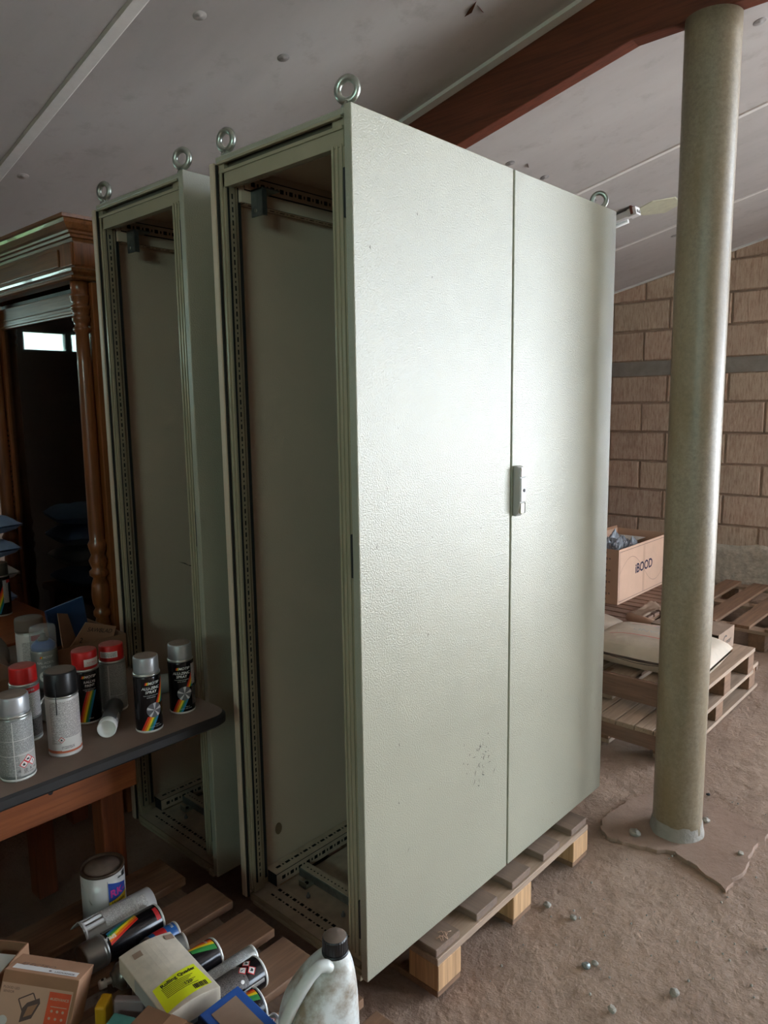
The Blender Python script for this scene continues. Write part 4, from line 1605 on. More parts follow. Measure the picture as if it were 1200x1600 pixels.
# a few dim things inside the vitrine
def bowl(loc, r, h, lab, mat):
    b = B()
    b.lathe([(r * .4, 0), (r * .45, .004), (r * .9, h * .6), (r, h), (r * .94, h), (r * .8, h * .55), (r * .3, .01)], 24, cap1=True)
    o = b.build('glass_bowl', mat, None, loc)
    tag(o, lab, 'bowl')


bowl((.34, 1.86, 1.238), .075, .09, 'dim glass bowl on the middle vitrine shelf', M['clear_cap'])
b = B()
for k in range(3):
    b.box(-.06, -.09, k * .03, .06, .09, k * .03 + .027)
o = b.build('tray', M['blue_cloth'], None, (.36, 1.72, 1.561))
tag(o, 'pale flat tray on the top vitrine shelf behind the glass', 'tray')

# ================================================================== BENCH
TZ = 0.75
t = thing('workbench', 'wooden workbench with dusty dark top, holding the spray cans', 'table', (0, 0, 0))
b = B()
cr = .045
x1, y0, x0, y1 = -.068, .407, -1.9, 1.42
pts = [(x0, y0)] + [(x1 - cr + cr * math.cos(a), y0 + cr + cr * math.sin(a)) for a in [-PI / 2 + PI / 2 * k / 8 for k in range(9)]] + [(x1, y1), (x0, y1)]
rings = []
for e, z in ((.006, TZ), (0, TZ - .006), (0, TZ - .024), (.006, TZ - .030)):
    rings.append([Vector((x + (-e if x > x0 + .01 else 0), y + (e if y < y1 - .01 else 0), z)) for x, y in pts])
n_ = len(pts)
vs = [p for r in rings for p in r]
fs, ms = [tuple(range(n_))], [0]
for i in range(3):
    for k in range(n_):
        fs.append((i * n_ + k, i * n_ + (k + 1) % n_, (i + 1) * n_ + (k + 1) % n_, (i + 1) * n_ + k)); ms.append(1)
fs.append(tuple(range(3 * n_, 4 * n_))[::-1]); ms.append(1)
b.raw(vs, fs, ms)
b.build('worktop', [M['bench_top'], M['bench_edge']], t)
b = B(); b.box(-1.8, .63, .533, -.228, .655, .7195); ap = b.build('apron', M['bench_wood'], t, bevel=.003)
b = B(); b.lathe([(.006, 0), (.006, .0012)], 10, Matrix.Translation((-.455, .6298, .605)) @ Matrix.Rotation(PI / 2, 4, 'X')); b.build('knot_hole', M['ink'], ap)
for (xa, ya_) in ((-.318, .656), (-1.78, .656), (-.318, 1.13), (-1.78, 1.13)):
    b = B(); b.box(xa, ya_, 0, xa + .062, ya_ + .06, .7195); b.build('leg', wood('leg_wood', sc(126, 66, 36), 2, .5, .3) if 'legw' not in M else M['legw'], t, bevel=.004)
    M['legw'] = bpy.data.materials['leg_wood']
b = B(); b.box(-.29, .72, .60, -.265, 1.13, .7195); b.build('side_apron', M['bench_wood'], t)
b = B(); b.box(-.20, .425, .712, -.165, .445, .7195); b.build('batten_end', M['bench_wood'], t)

# second bench against the vitrine, only its contents are seen at the frame edge
t = thing('side_table', 'plain wooden side table in front of the vitrine, behind the workbench', 'table', (0, 0, 0))
b = B(); b.box(-1.3, 1.45, .72, .03, 2.28, .75); b.build('table_top', M['bench_wood'], t, bevel=.003)
for (xa, ya_) in ((-1.28, 1.47), (-.05, 1.47), (-1.28, 2.2), (-.05, 2.2)):
    b = B(); b.box(xa, ya_, 0, xa + .06, ya_ + .06, .7195); b.build('leg', M['legw'], t, bevel=.003)
for k in range(4):
    b = B()
    pillow(b, .42, .30, .085, 11 + k, 20, 16, wr=.010)
    o = b.build('folded_sack', M['blue_cloth'] if k != 1 else M['label_white'], None, (-.20 + .01 * k, 2.085, .7515 + k * .094), (0, 0, .1 * k - .1))
    tag(o, ['pale blue folded sack, lowest of the pile by the vitrine', 'whitish folded sack, second from below in the pile by the vitrine',
            'pale blue folded sack, third from below in the pile by the vitrine', 'pale blue folded sack on top of the pile by the vitrine'][k], 'sack', 'folded sacks by the vitrine')


# ================================================================== SPRAY CANS
def face_cam(x, y, add=0.0):
    dx, dy = -1.148 - x, -1.122 - y
    return math.atan2(dx, -dy) + add


def spray_can(label, loc, rot, h=.185, r=.033, body='blk_body', cap='silver_cap', capdust='dust', hb=.755, cap_r=.93, rim='white_rim', kind='cap', group='spray cans on the workbench', name='spray_can'):
    t = thing(name, label, 'can', loc, rot, group)
    zb = h * hb
    b = B()
    b.lathe([(r * .90, .0025), (r * .985, .003), (r, .006), (r, zb - .006), (r * .985, zb - .002), (r * .95, zb)], 36)
    b.build('tin_body', M[body], t)
    b = B()
    b.lathe([(r * .80, 0), (r * .99, 0), (r * 1.02, .0025), (r * .995, .0055)], 36)
    b.build('bottom_rim', M[rim], t)
    if kind == 'cap':
        b = B()
        b.lathe([(r * .96, zb), (r * 1.01, zb + .002), (r * .99, zb + .005), (r * .9, zb + .006)], 36, cap0=False, cap1=False)
        b.build('collar', M['steel'], t)
        b = B()
        cr = r * cap_r
        b.lathe([(cr, zb + .005), (cr * 1.0, zb + .012), (cr * .985, h - .004), (cr * .95, h - .0008), (cr * .9, h), (cr * .1, h)], 36, mats=[0, 0, 0, 0, 1, 1])
        b.build('cap', [M[cap], M[capdust]], t)
    elif kind == 'clear':
        b = B()
        b.lathe([(r * .96, zb), (r * .93, zb + .012), (r * .62, zb + .022), (r * .55, zb + .024)], 36)
        b.build('shoulder', M[cap], t)
        b = B()
        b.lathe([(r * .42, zb + .024), (r * .40, zb + .030), (r * .24, zb + .032), (r * .2, zb + .042), (r * .05, zb + .043)], 20)
        b.build('spray_nozzle', M['black_cap'], t)
        b = B()
        b.lathe([(r * .99, zb + .001), (r * .98, h - .004), (r * .93, h), (r * .1, h)], 36, cap0=False)
        b.build('clear_cap', M['clear_cap'], t)
    elif kind == 'neck':
        b = B()
        b.lathe([(r * .96, zb), (r * .92, zb + .008), (r * .6, zb + .018), (r * .5, zb + .019), (r * .5, zb + .023), (r * .3, zb + .024)], 30)
        b.build('shoulder', M['grey_cap'], t)
        b = B()
        b.lathe([(r * .22, zb + .024), (r * .2, zb + .034), (r * .32, zb + .035), (r * .32, zb + .047), (r * .26, zb + .050), (r * .05, zb + .050)], 18)
        nz = b.build('spray_nozzle', M['label_white'], t)
        b = B(); b.lathe([(.003, 0), (.003, .001)], 8, Matrix.Translation((0, -r * .32, zb + .042)) @ Matrix.Rotation(PI / 2, 4, 'X')); b.build('nozzle_hole', M['ink'], nz)
    return t


def rainbow(t, r, x_of_z, w, z0, z1, n=18, name='rainbow_stripe', order=(0, 1, 2, 3, 4)):
    f = wrapfn(r, 0, 0, .0004)
    b = B()
    for i, c in enumerate(order):
        for k in range(n):
            za, zb = z0 + (z1 - z0) * k / n, z0 + (z1 - z0) * (k + 1) / n
            xa, xb = x_of_z(za) + i * w, x_of_z(zb) + i * w
            b.face([f(xa, za), f(xa + w, za), f(xb + w, zb), f(xb, zb)], c, True)
    return b.build(name, M['rb'], t, fix=False)


def logo(t, r, x, z, s, m='white_ink', word='MOTIP', eps=.0007):
    f = wrapfn(r, 0, 0, eps)
    b = B()
    for i, c in enumerate((1, 2, 3, 4)):
        xx = x - s * 1.9 + i * s * .22
        b.face([f(xx, z - s * .32), f(xx + s * .22, z - s * .32), f(xx + s * .42, z + s * .38), f(xx + s * .2, z + s * .38)], c)
    add_text(b, f, word, s, x + s * .35, z, 0, offset=.02, shear=.25)
    b.build('logo', [M[m], M['red_ink'], M['rb'][1], M['rb'][2], M['rb'][3]], t, fix=False)


def lines_text(t, r, items, mat='white_ink', eps=.0007, name='lettering', **kw):
    f = wrapfn(r, 0, 0, eps)
    b = B()
    for (s, size, x, z) in items:
        add_text(b, f, s, size, x, z, 0, **kw)
    b.build(name, M[mat], t, fix=False)


def patch(t, r, x0, z0, x1, z1, mat, name='printed_label', eps=.0003, nx=16):
    f = wrapfn(r, 0, 0, eps)
    b = B()
    add_rect(b, f, x0, z0, x1, z1, 0, nx)
    return b.build(name, M[mat], t, fix=False)


def hazards(t, r, lst, s):
    b = B()
    for (x, z, sym) in lst:
        add_hazard(b, wrapfn(r, 0, 0, .0007), wrapfn(r, 0, 0, .0010), wrapfn(r, 0, 0, .0013), x, z, s, 0, 1, 2, sym)
    b.build('hazard_sign', [M['label_white'], M['red_ink'], M['ink']], t, fix=False)


def alu_zinc(label, x, y, turn, h):
    r = .0325
    t = spray_can(label, (x, y, TZ), (0, 0, face_cam(x, y, turn)), h, r, 'blk_body', 'silver_cap')
    logo(t, r, .008, h * .665, .0095)
    lines_text(t, r, [('ALU-ZINC', .0095, .004, h * .60), ('SPRAY', .0095, .004, h * .55)], offset=.02, shear=.2)
    lines_text(t, r, [('heat resistant protection', .0036, .004, h * .505), ('quality aerosol', .0036, .004, h * .48), ('400 ml', .004, .016, h * .10), ('aluminium zinc coating', .0034, .012, h * .075)])
    rainbow(t, r, lambda z: .014 + (z - h * .38) * .42, .0038, h * .38, h * .70)
    rainbow(t, r, lambda z: -.024 + (z - h * .03) * .50, .0055, h * .03, h * .22)
    b = B()
    f, g = wrapfn(r, 0, 0, .0008), wrapfn(r, 0, 0, .0011)
    R = .0185
    cx_, cz_ = .010, h * .30
    for k in range(24):
        a, c = 2 * PI * k / 24, 2 * PI * (k + 1) / 24
        for q in range(3):
            r0, r1 = R * q / 3, R * (q + 1) / 3
            b.face([f(cx_ + r0 * math.cos(a), cz_ + r0 * math.sin(a)), f(cx_ + r1 * math.cos(a), cz_ + r1 * math.sin(a)), f(cx_ + r1 * math.cos(c), cz_ + r1 * math.sin(c)), f(cx_ + r0 * math.cos(c), cz_ + r0 * math.sin(c))], 1 if k % 5 else 0)
    for k in range(5):
        a = 2 * PI * k / 5 + .3
        for q in range(4):
            r0, r1 = R * .97 * q / 4, R * .97 * (q + 1) / 4
            w0, w1 = .05 + .16 * q / 4 * 0 + .16, .16
            b.face([g(cx_ + r0 * math.cos(a - w0), cz_ + r0 * math.sin(a - w0)), g(cx_ + r1 * math.cos(a - w1), cz_ + r1 * math.sin(a - w1)),
                    g(cx_ + r1 * math.cos(a + w1), cz_ + r1 * math.sin(a + w1)), g(cx_ + r0 * math.cos(a + w0), cz_ + r0 * math.sin(a + w0))], 0)
    b.build('wheel_picture', [M['wheel_a'], M['wheel_b']], t, fix=False)
    return t


# A: grey label, silver cap, nearest the frame edge
hA, rA = .184, .0355
tA = spray_can('spray can with silver cap and grey text label, leftmost on the workbench', (-.575, .487, TZ), (0, 0, face_cam(-.575, .487)), hA, rA, 'gry_body', 'silver_cap')
patch(tA, rA, -.052, .012, .052, hA * .73, 'fp_grey', nx=26)
patch(tA, rA, .004, .010, .046, .062, 'label_grey', 'plain_panel', .0005)
hazards(tA, rA, [(.012, .036, 'flame'), (.0215, .0455, 'fish'), (.031, .036, 'bang')], .0095)
lines_text(tA, rA, [('cE  @  R  eu', .0085, .020, .022), ('400 ml  quality', .004, .022, .016)], 'ink')
b = B(); add_rect(b, wrapfn(rA, 0, 0, .0006), -.006, .0, -.0045, hA * .72, 0, 2); add_rect(b, wrapfn(rA, 0, 0, .0006), -.05, hA * .49, .05, hA * .495, 0, 20); add_rect(b, wrapfn(rA, 0, 0, .0006), -.05, hA * .31, .05, hA * .315, 0, 20)
b.build('label_rule', M['label_white'], tA, fix=False)
# B: red cap, grey and white label
tB = spray_can('red-capped spray can directly behind the leftmost silver-capped one', (-.484, .66, TZ), (0, 0, face_cam(-.484, .66)), .182, .033, 'gry_body', 'red_cap', 'dust_red')
patch(tB, .033, -.03, .06, .05, .12, 'fp_white'); patch(tB, .033, -.03, .12, .05, .134, 'red_ink', 'red_band')
patch(tB, .033, -.03, .012, .05, .055, 'fp_black')
lines_text(tB, .033, [('PRIMER', .007, .012, .127)])
# C: black cap, white label
hC, rC = .196, .036
tC = spray_can('white-labelled spray can with tall black cap at the bench front', (-.455, .522, TZ), (0, 0, face_cam(-.455, .522)), hC, rC, 'wht_body', 'black_cap', 'brown_cap', .70, .99, 'wht_body')
patch(tC, rC, -.030, .03, .05, hC * .67, 'fp_white', nx=20)
patch(tC, rC, -.056, .009, .056, .0155, 'band_orange', 'orange_band', .0004, 30)
patch(tC, rC, -.008, .014, .04, .045, 'label_white', 'plain_panel', .0005)
patch(tC, rC, -.008, .019, .02, .026, 'fp_white', 'address_lines', .0007)
hazards(tC, rC, [(-.007, .041, 'flame')], .0075)
b = B()
f = wrapfn(rC, 0, 0, .002)
b.tube([f(-.012, hC - .02), f(-.012, hC * .70), f(-.0125, hC * .52)], .0011, 6)
b.build('straw', M['ink'], tC)
# D: clear cap over a blue shoulder
tD = spray_can('spray can with blue shoulder under a clear plastic cap, behind the black-capped one', (-.348, .864, TZ), (0, 0, face_cam(-.348, .864, -.12)), .206, .0335, 'gry_body', 'blue_pl', 'dust', .70, kind='clear')
M['gry_dk'] = plain('charcoal_tin', sc(84, 84, 84), .35, .3, .08)
tD.children[0].data.materials[0] = M['gry_dk']
logo(tD, .0335, .008, .128, .0085)
lines_text(tD, .0335, [('RAL ACRYL', .0085, .006, .113), ('SPRAY', .0085, .006, .102)], offset=.02)
b = B(); add_disc(b, wrapfn(.0335, 0, 0, .0008), .004, .075, .016, 0, 28)
b.build('round_badge', M['label_white'], tD, fix=False)
lines_text(tD, .0335, [('RAL', .006, .006, .08), ('5010', .006, .006, .071)], 'ink', .0014)
# E: red cap, black with rainbow
hE = .186
tE = spray_can('red-capped black spray can with rainbow stripe and white cap sticker', (-.338, .648, TZ), (0, 0, face_cam(-.338, .648, .2)), hE, .033, 'blk_body', 'red_cap', 'dust_red', .73)
logo(tE, .033, .0, hE * .66, .0095)
lines_text(tE, .033, [('RALLYE', .0085, .002, hE * .59), ('PAINT', .0085, .002, hE * .54)], offset=.02)
lines_text(tE, .033, [('quality acrylic aerosol', .0034, .0, hE * .49), ('high gloss finish', .0034, .0, hE * .47), ('400 ml', .004, .0, hE * .08)])
rainbow(tE, .033, lambda z: -.030 + z * .22 + (z / hE) ** 2 * .022, .0048, .006, hE * .46)
patch(tE, .033 * .93, -.008, hE * .80, .034, hE * .90, 'label_white', 'cap_sticker', .0006)
lines_text(tE, .033 * .93, [('FLAT BLACK', .0045, .012, hE * .852)], 'red_ink', .0012)
# F: red cap, grey body with text
hF = .178
tF = spray_can('red-capped grey spray can with fine text, right of the rainbow red-capped one', (-.258, .664, TZ), (0, 0, face_cam(-.258, .664, .1)), hF, .033, 'gry_body', 'red_cap', 'dust_red', .74)
patch(tF, .033, -.05, .01, .05, hF * .72, 'fp_dim', nx=26)
b = B(); add_rect(b, wrapfn(.033, 0, 0, .0006), -.0145, .0, -.013, hF * .72, 0, 2); add_rect(b, wrapfn(.033, 0, 0, .0006), -.013, .045, .04, .0455, 0, 14)
b.build('label_rule', M['label_white'], tF, fix=False)
patch(tF, .033 * .93, -.035, hF * .83, .012, hF * .92, 'label_white', 'cap_sticker', .0006)
patch(tF, .033 * .93, -.032, hF * .84, .009, hF * .905, 'fp_white', 'sticker_text', .0009)
# G, H: two alike
alu_zinc('silver-capped black spray can with wheel picture, left of the alike pair', -.262, .483, .12, .187)
alu_zinc('silver-capped black spray can with wheel picture, nearest the bench corner', -.145, .518, -.10, .182)
patch_t = [o for o in bpy.data.objects if o.get('label', '').endswith('nearest the bench corner')][0]
patch(patch_t, .0325, .030, .075, .046, .130, 'fp_white', 'barcode_panel', .0012, 8)
patch(patch_t, .0325, .030, .02, .048, .070, 'fp_black', 'text_panel', .0012, 8)

# small open tube lying on the bench, mouth towards the front
t = thing('lying_tube', 'small grey tube lying on its side, pale open cap facing the bench front', 'tube', (-.352, .520, TZ + .0225), Matrix.Rotation(-.62, 4, 'Z') @ Matrix.Rotation(PI / 2, 4, 'X'), None)
r = .021
b = B(); b.lathe([(r, -.13), (r, -.012)], 28); b.build('tube_body', M['gry_dk'], t)
b = B(); b.lathe([(r * 1.02, -.012), (r * 1.07, -.010), (r * 1.07, .012), (r * .98, .013), (r * .9, .002), (r * .5, -.004), (r * .1, -.005)], 28); b.build('cap', M['label_white'], t)
patch(t, r, -.02, -.06, .045, -.016, 'fp_white', 'printed_label')
f = wrapfn(r, 0, 0, .0008)
b = B(); add_text(b, f, 'ALBA', .013, .012, -.038, rot=PI / 2, offset=.02); b.build('lettering', M['ink'], t, fix=False)
# grey tin lying behind the black-capped can
t = thing('lying_tin', 'grey tin lying on its side between the red-capped and black-capped cans', 'can', (-.405, .72, TZ + .0335), Matrix.Rotation(.4, 4, 'Z') @ Matrix.Rotation(PI / 2, 4, 'X'))
b = B(); b.lathe([(.033, -.12), (.033, -.004)], 30); b.build('tin_body', M['gry_dk'], t)
b = B(); b.lathe([(.0335, -.004), (.0345, -.001), (.033, .002), (.030, -.001), (.005, -.002)], 30); b.build('tin_end', M['steel'], t)
# can lying between the pair
t = thing('lying_can', 'small spray can lying behind the two alike silver-capped cans', 'can', (-.12, .66, TZ + .0265), Matrix.Rotation(1.2, 4, 'Z') @ Matrix.Rotation(PI / 2, 4, 'X'))
b = B(); b.lathe([(.026, -.06), (.026, .06)], 26); b.build('tin_body', M['gry_body'], t)
patch(t, .026, -.03, .03, .06, .058, 'red_ink', 'red_band')
b = B(); b.lathe([(.0262, .06), (.022, .064), (.02, .085), (.019, .09), (.002, .09)], 26); b.build('cap', M['grey_cap'], t)
# tin with brown cap near the plastic bag
t = spray_can('tin with dusty brown cap and red label beside the plastic bag', (-.335, .985, TZ), (0, 0, face_cam(-.335, .985, .2)), .205, .037, 'wht_body', 'brown_cap', 'brown_cap', .80, 1.02)
patch(t, .037, -.005, .145, .032, .16, 'red_ink', 'red_band'); patch(t, .037, -.03, .09, .045, .143, 'fp_white')
# far can on the side table
t = spray_can('rainbow spray can with grey cap on the side table before the vitrine', (-.095, 1.86, .75), (0, 0, face_cam(-.095, 1.86)), .205, .038, 'blk_body', 'grey_cap', 'dust', .74)
rainbow(t, .038, lambda z: -.03 + z * .35, .005, .01, .14)
patch(t, .038, .012, .05, .034, .14, 'fp_white', 'text_panel', .0009); patch(t, .038, .026, .128, .045, .14, 'red_ink', 'red_band', .001)

# open carton with flaps on the bench behind the cans; one flap is lettered by hand
t = thing('cardboard_box', 'open cardboard box with handwritten flap behind the red-capped cans', 'box', (-.27, .92, TZ), (0, 0, .0))
b = B()
b.box(-.02, 0, 0, .19, .003, .11); b.box(-.02, .25, 0, .19, .253, .11); b.box(-.02, .003, 0, -.017, .25, .11); b.box(.187, .003, 0, .19, .25, .11); b.box(-.017, .003, 0, .187, .25, .003)
b.build('carton_body', M['card_dk'], t)


def flap(P, X, Y, pts, mat, name='flap', th=.003):
    X, Y = Vector(X).normalized(), Vector(Y).normalized()
    N = X.cross(Y).normalized()
    P = Vector(P)
    b = B()
    b.prism(pts, 0, th, lambda u, v, w: P + X * u + Y * v - N * w)
    return b.build(name, mat, t)


fo = flap((.06, .02, .115), (.93, .1, -.30), (.30, -.1, .95), [(-.03, -.03), (.105, -.03), (.105, .05), (-.0, .055)], M['card'])
b = B()
f = flatfn(Vector((.06, .02, .115)), (.93, .1, -.30), (.30, -.1, .95), .0008)
add_text(b, f, 'SAWBLAD', .018, .052, .034, shear=.2)
b.build('handwriting', M['ink'], t, fix=False)
b = B(); add_text(b, f, '2', .022, .0, .0)
b.build('handwriting', M['ink'], t, fix=False)
flap((.03, .05, .10), (.5, .3, .1), (-.1, .2, 1), [(-.02, -.02), (.05, -.02), (.04, .08), (-.0, .10)], M['card_dk'])
b = B(); b.box(-.05, .10, .08, .08, .108, .20)
o = b.build('blue_folder', M['blue_sheet'], None, (-.165, .97, TZ), (0, -.12, .2))
tag(o, 'dark blue card standing in the open cardboard box', 'card')
# cardboard slab in front of the bag
b = B(); b.box(-.10, 0, 0, .075, .16, .075)
o = b.build('cardboard_box', M['card_dk'], None, (-.46, .90, TZ), (0, 0, .1), .003)
tag(o, 'plain brown carton between the plastic bag and the clear-capped can', 'box')

# milky plastic bag heaped on the bench
b = B()
N, K = 40, 26
rings = []
for j in range(K + 1):
    v = j / K
    ring = []
    for i in range(N):
        a = 2 * PI * i / N
        rr = (1 - v ** 1.7) * .98 + .02
        rr *= 1 + .10 * noise.noise(Vector((math.cos(a) * 2.2, math.sin(a) * 2.2, v * 1.5))) + .06 * math.sin(a * 9 + v * 5) * (1 - v * .5)
        z = v * .27 + .02 * noise.noise(Vector((math.cos(a) * 3, math.sin(a) * 3, v * 3)))
        ring.append(Vector((math.cos(a) * .23 * rr, math.sin(a) * .165 * rr, max(0, z) if j else 0)))
    rings.append(ring)
b.loft(rings, 0, True, cap0=False)
o = b.build('plastic_bag', M['film'], None, (-.535, 1.245, TZ + .0005))
tag(o, 'milky plastic bag heaped at the back of the workbench', 'bag')

# ================================================================== LEFT PALLET STACK
PZ = 0.300
t = thing('wooden_pallet', 'lower wooden pallet of the stack under the workbench front', 'pallet', (0, 0, 0))
BY = [(.49, .618), (.318, .428), (.160, .268), (.012, .125), (-.145, -.035), (-.305, -.185), (-.47, -.35)]
for (ya, yb) in BY:
    board(t, 'top_board', -1.36, ya, .128, -.19, yb, .149, M['pal_brown'], jit=.002)
for x in (-1.35, -.82, -.30):
    board(t, 'stringer_board', x, -.47, .108, x + .1, .618, .1278, M['pal_top_y'], jit=0)
    for y in (-.465, .03, .515):
        board(t, 'block', x + .002, y, .0, x + .098, y + .1, .1078, M['pal_brown'], jit=.002)
t = thing('wooden_pallet', 'upper wooden pallet of the stack, strewn with lying cans and cartons', 'pallet', (0, 0, .1495))
XR = [-.182, -.155, -.150, -.152, -.160, -.165, -.17]
for (ya, yb), xr in zip(BY, XR):
    board(t, 'top_board', -1.36, ya, .129, xr, yb, .1503, M['pal_brown'], jit=.001)
for x in (-1.35, -.82, -.30):
    board(t, 'stringer_board', x, -.47, .108, x + .1, .618, .1288, M['pal_top_y'], jit=0)
    for y in (-.465, .03, .515):
        board(t, 'block', x + .002, y, .0, x + .098, y + .1, .1078, M['pal_brown'], jit=.002)

# paint tin
t = thing('paint_tin', 'round white paint tin with brown lid and blue and yellow label on the pallet', 'tin', (-.390, .523, PZ), (0, 0, face_cam(-.4, .5)))
r, h = .051, .127
b = B(); b.lathe([(r, .003), (r, h - .006)], 40); b.build('tin_body', M['wht_body'], t)
b = B(); b.lathe([(r * .97, 0), (r * 1.02, .001), (r * 1.02, .005), (r, .006)], 40); b.build('bottom_rim', M['steel'], t)
b = B(); b.lathe([(r, h - .007), (r * 1.03, h - .005), (r * 1.03, h), (r * .95, h + .001), (r * .92, h - .004), (r * .80, h - .004), (r * .78, h - .002), (r * .05, h - .002)], 40, mats=[0, 0, 0, 0, 0, 1, 1, 1])
b.build('lid', [M['lid_brown'], M['dust']], t)
f, f2 = wrapfn(r, 0, 0, .0005), wrapfn(r, 0, 0, .0009)
b = B()
add_quad(b, f, [(.010, .035), (.062, .035), (.062, .085), (.010, .105)], 0, 12)
add_quad(b, f2, [(.010, .030), (.062, .030), (.062, .062), (.010, .055)], 1, 12)
add_rect(b, f2, .008, .02, .0100, .11, 2, 1)
b.build('printed_label', [plain('tin_blue', sc(34, 70, 150), .4), M['rb'][2], M['label_grey']], t, fix=False)
b = B(); add_text(b, wrapfn(r, 0, 0, .0013), 'RK-', .026, .034, .074, offset=.03); b.build('lettering', plain('magenta_print', sc(190, 50, 130), .5), t, fix=False)
b = B(); add_text(b, wrapfn(r, 0, 0, .0013), 'Houtlak', .011, .034, .050, offset=.01); add_text(b, wrapfn(r, 0, 0, .0013), 'Lazuur', .015, .036, .037, offset=.02)
f3 = wrapfn(r, 0, 0, .0009)
add_quad(b, f3, [(.048, .104), (.062, .102), (.062, .118), (.05, .116)], 0, 4); add_rect(b, f3, .036, .106, .046, .109, 0, 2)
b.build('lettering', M['ink'], t, fix=False)
b = B()
b.tube([f(-.03, .055) + Vector((0, 0, 0)), f(-.06, .10)], .0012, 6)
b.build('bail_handle', M['steel'], t)


def lying(heading, roll):
    """rotation that lays a can down, cap pointing along heading (angle in XY), printed front rolled"""
    return Matrix.Rotation(heading, 4, 'Z') @ Matrix.Rotation(PI / 2, 4, 'Y') @ Matrix.Rotation(roll, 4, 'Z')


GP = 'spray cans lying on the pallet'
Z33 = PZ + .0337
# white half tube lying at the back
t = thing('cut_tube', 'white plastic tube with a cut open end lying on the pallet before the paint tin', 'tube', (-.318, .431, PZ + .0345), lying(PI - .02, -PI * .5 - .25))
r = .034
b = B()
n_ = 22
for (ra, rb_) in ((r, r),):
    A = [PI * .02 + (PI * 1.02) * k / n_ for k in range(n_ + 1)]
    vs = []
    for z in (0, .04, .175, .185):
        for a in A:
            vs.append(Vector((r * math.cos(a), -r * math.sin(a), z - (.018 * math.sin((a) * .9) if z == .185 else 0))))
    fs = [(i * (n_ + 1) + k, i * (n_ + 1) + k + 1, (i + 1) * (n_ + 1) + k + 1, (i + 1) * (n_ + 1) + k) for i in range(3) for k in range(n_)]
    b.raw(vs, fs, 0, True)
o = b.build('tube_shell', M['wht_body'], t)
md = o.modifiers.new('t', 'SOLIDIFY'); md.thickness = .0018
patch(t, r, -.028, .05, .020, .125, 'fp_white', 'printed_label', .0012)
patch(t, r, -.028, .020, .000, .045, 'fp_white', 'printed_label', .0012)
b = B(); add_rect(b, wrapfn(r, 0, 0, .0014), .026, .01, .0285, .15, 0, 2); b.build('dark_line', M['ink'], t, fix=False)


def lcan(label, x, y, z, heading, roll, h=.185, r=.033, **kw):
    return spray_can(label, (x, y, z), lying(heading, roll), h, r, group=GP, **kw)


UP = -PI / 2        # roll that turns the printed front upwards
t = lcan('black rainbow spray can lying with its grey cap towards the left carton', -.338, .362, Z33 + .0016, PI, UP - .45, .188, cap='grey_cap', capdust='grey_cap', hb=.72, cap_r=1.05)
rainbow(t, .033, lambda z: .004 + (z - .06) * -.30, .006, .055, .13, 14)
lines_text(t, .033, [('SPRAY', .012, .0, .13)], rot=PI / 2, offset=.02)
patch(t, .033, .018, .01, .040, .135, 'fp_black', 'text_panel')
patch(t, .033, -.02, .008, .012, .018, 'red_ink', 'red_band')
t = lcan('short blue and red spray can lying behind the white box', -.325, .3055, PZ + .0225, PI, UP, .085, .022, body='blue_pl', cap='grey_cap', capdust='grey_cap', hb=.8)
patch(t, .022, -.02, .030, .02, .056, 'red_ink', 'red_band'); lines_text(t, .022, [('BLUE', .008, .0, .014)], offset=.02)
t = lcan('bare spray can with white nozzle lying against the white box', -.345, .236, PZ + .0305, PI - .2, UP, .185, .030, body='gry_body', kind='neck')
patch(t, .030, -.02, .03, .03, .12, 'navy', 'blue_band')
t = lcan('rainbow spray can lying, its base towards the cabinet, middle of the pile', -.313, .165, Z33, PI - .03, UP - .3, .185)
rainbow(t, .033, lambda z: -.012 + (z - .01) * .35, .0065, .008, .06, 10, order=(3, 3, 2, 1, 0))
lines_text(t, .033, [('400 ml', .007, .02, .02)], offset=.02)
t = lcan('slim grey spray can lying behind the dark hazard-labelled one', -.250, .112, PZ + .0205, PI - .02, UP, .175, .020, body='gry_body', cap='gry_body', capdust='gry_body')
patch(t, .020, -.015, .02, .015, .12, 'fp_grey')
t = lcan('dark brown spray can with hazard diamonds lying at the pile front', -.283, .048, Z33, PI - .04, UP - .25, .19, body='blk_body', rim='white_rim')
patch(t, .033, -.030, .045, .030, .13, 'fp_black', nx=18)
patch(t, .033, -.042, .01, -.034, .14, 'steel', 'silver_seam')
hazards(t, .033, [(-.008, .030, 'flame'), (.012, .030, 'fish'), (.002, .046, 'bang')], .0105)
b = B(); add_disc(b, wrapfn(.033, 0, 0, .0009), .024, .052, .005, 0, 14); add_disc(b, wrapfn(.033, 0, 0, .0009), -.018, .058, .004, 0, 12)
b.build('round_badge', M['label_white'], t, fix=False)
t = lcan('rainbow spray can lying half hidden behind the blue carton', -.338, -.022, Z33, PI - .1, UP - .2, .18)
rainbow(t, .033, lambda z: -.016 + z * .3, .006, .008, .06, 8, order=(3, 3, 2, 1, 0)); patch(t, .033, .014, .02, .03, .06, 'steel', 'silver_seam')
t = lcan('small silver spray can lying beside the white jug', -.345, -.090, PZ + .0275, PI - .1, UP, .16, .027, body='steel', cap='grey_cap', capdust='grey_cap')
patch(t, .027, -.02, .015, .02, .05, 'fp_grey'); hazards(t, .027, [(-.004, .016, 'flame')], .007)

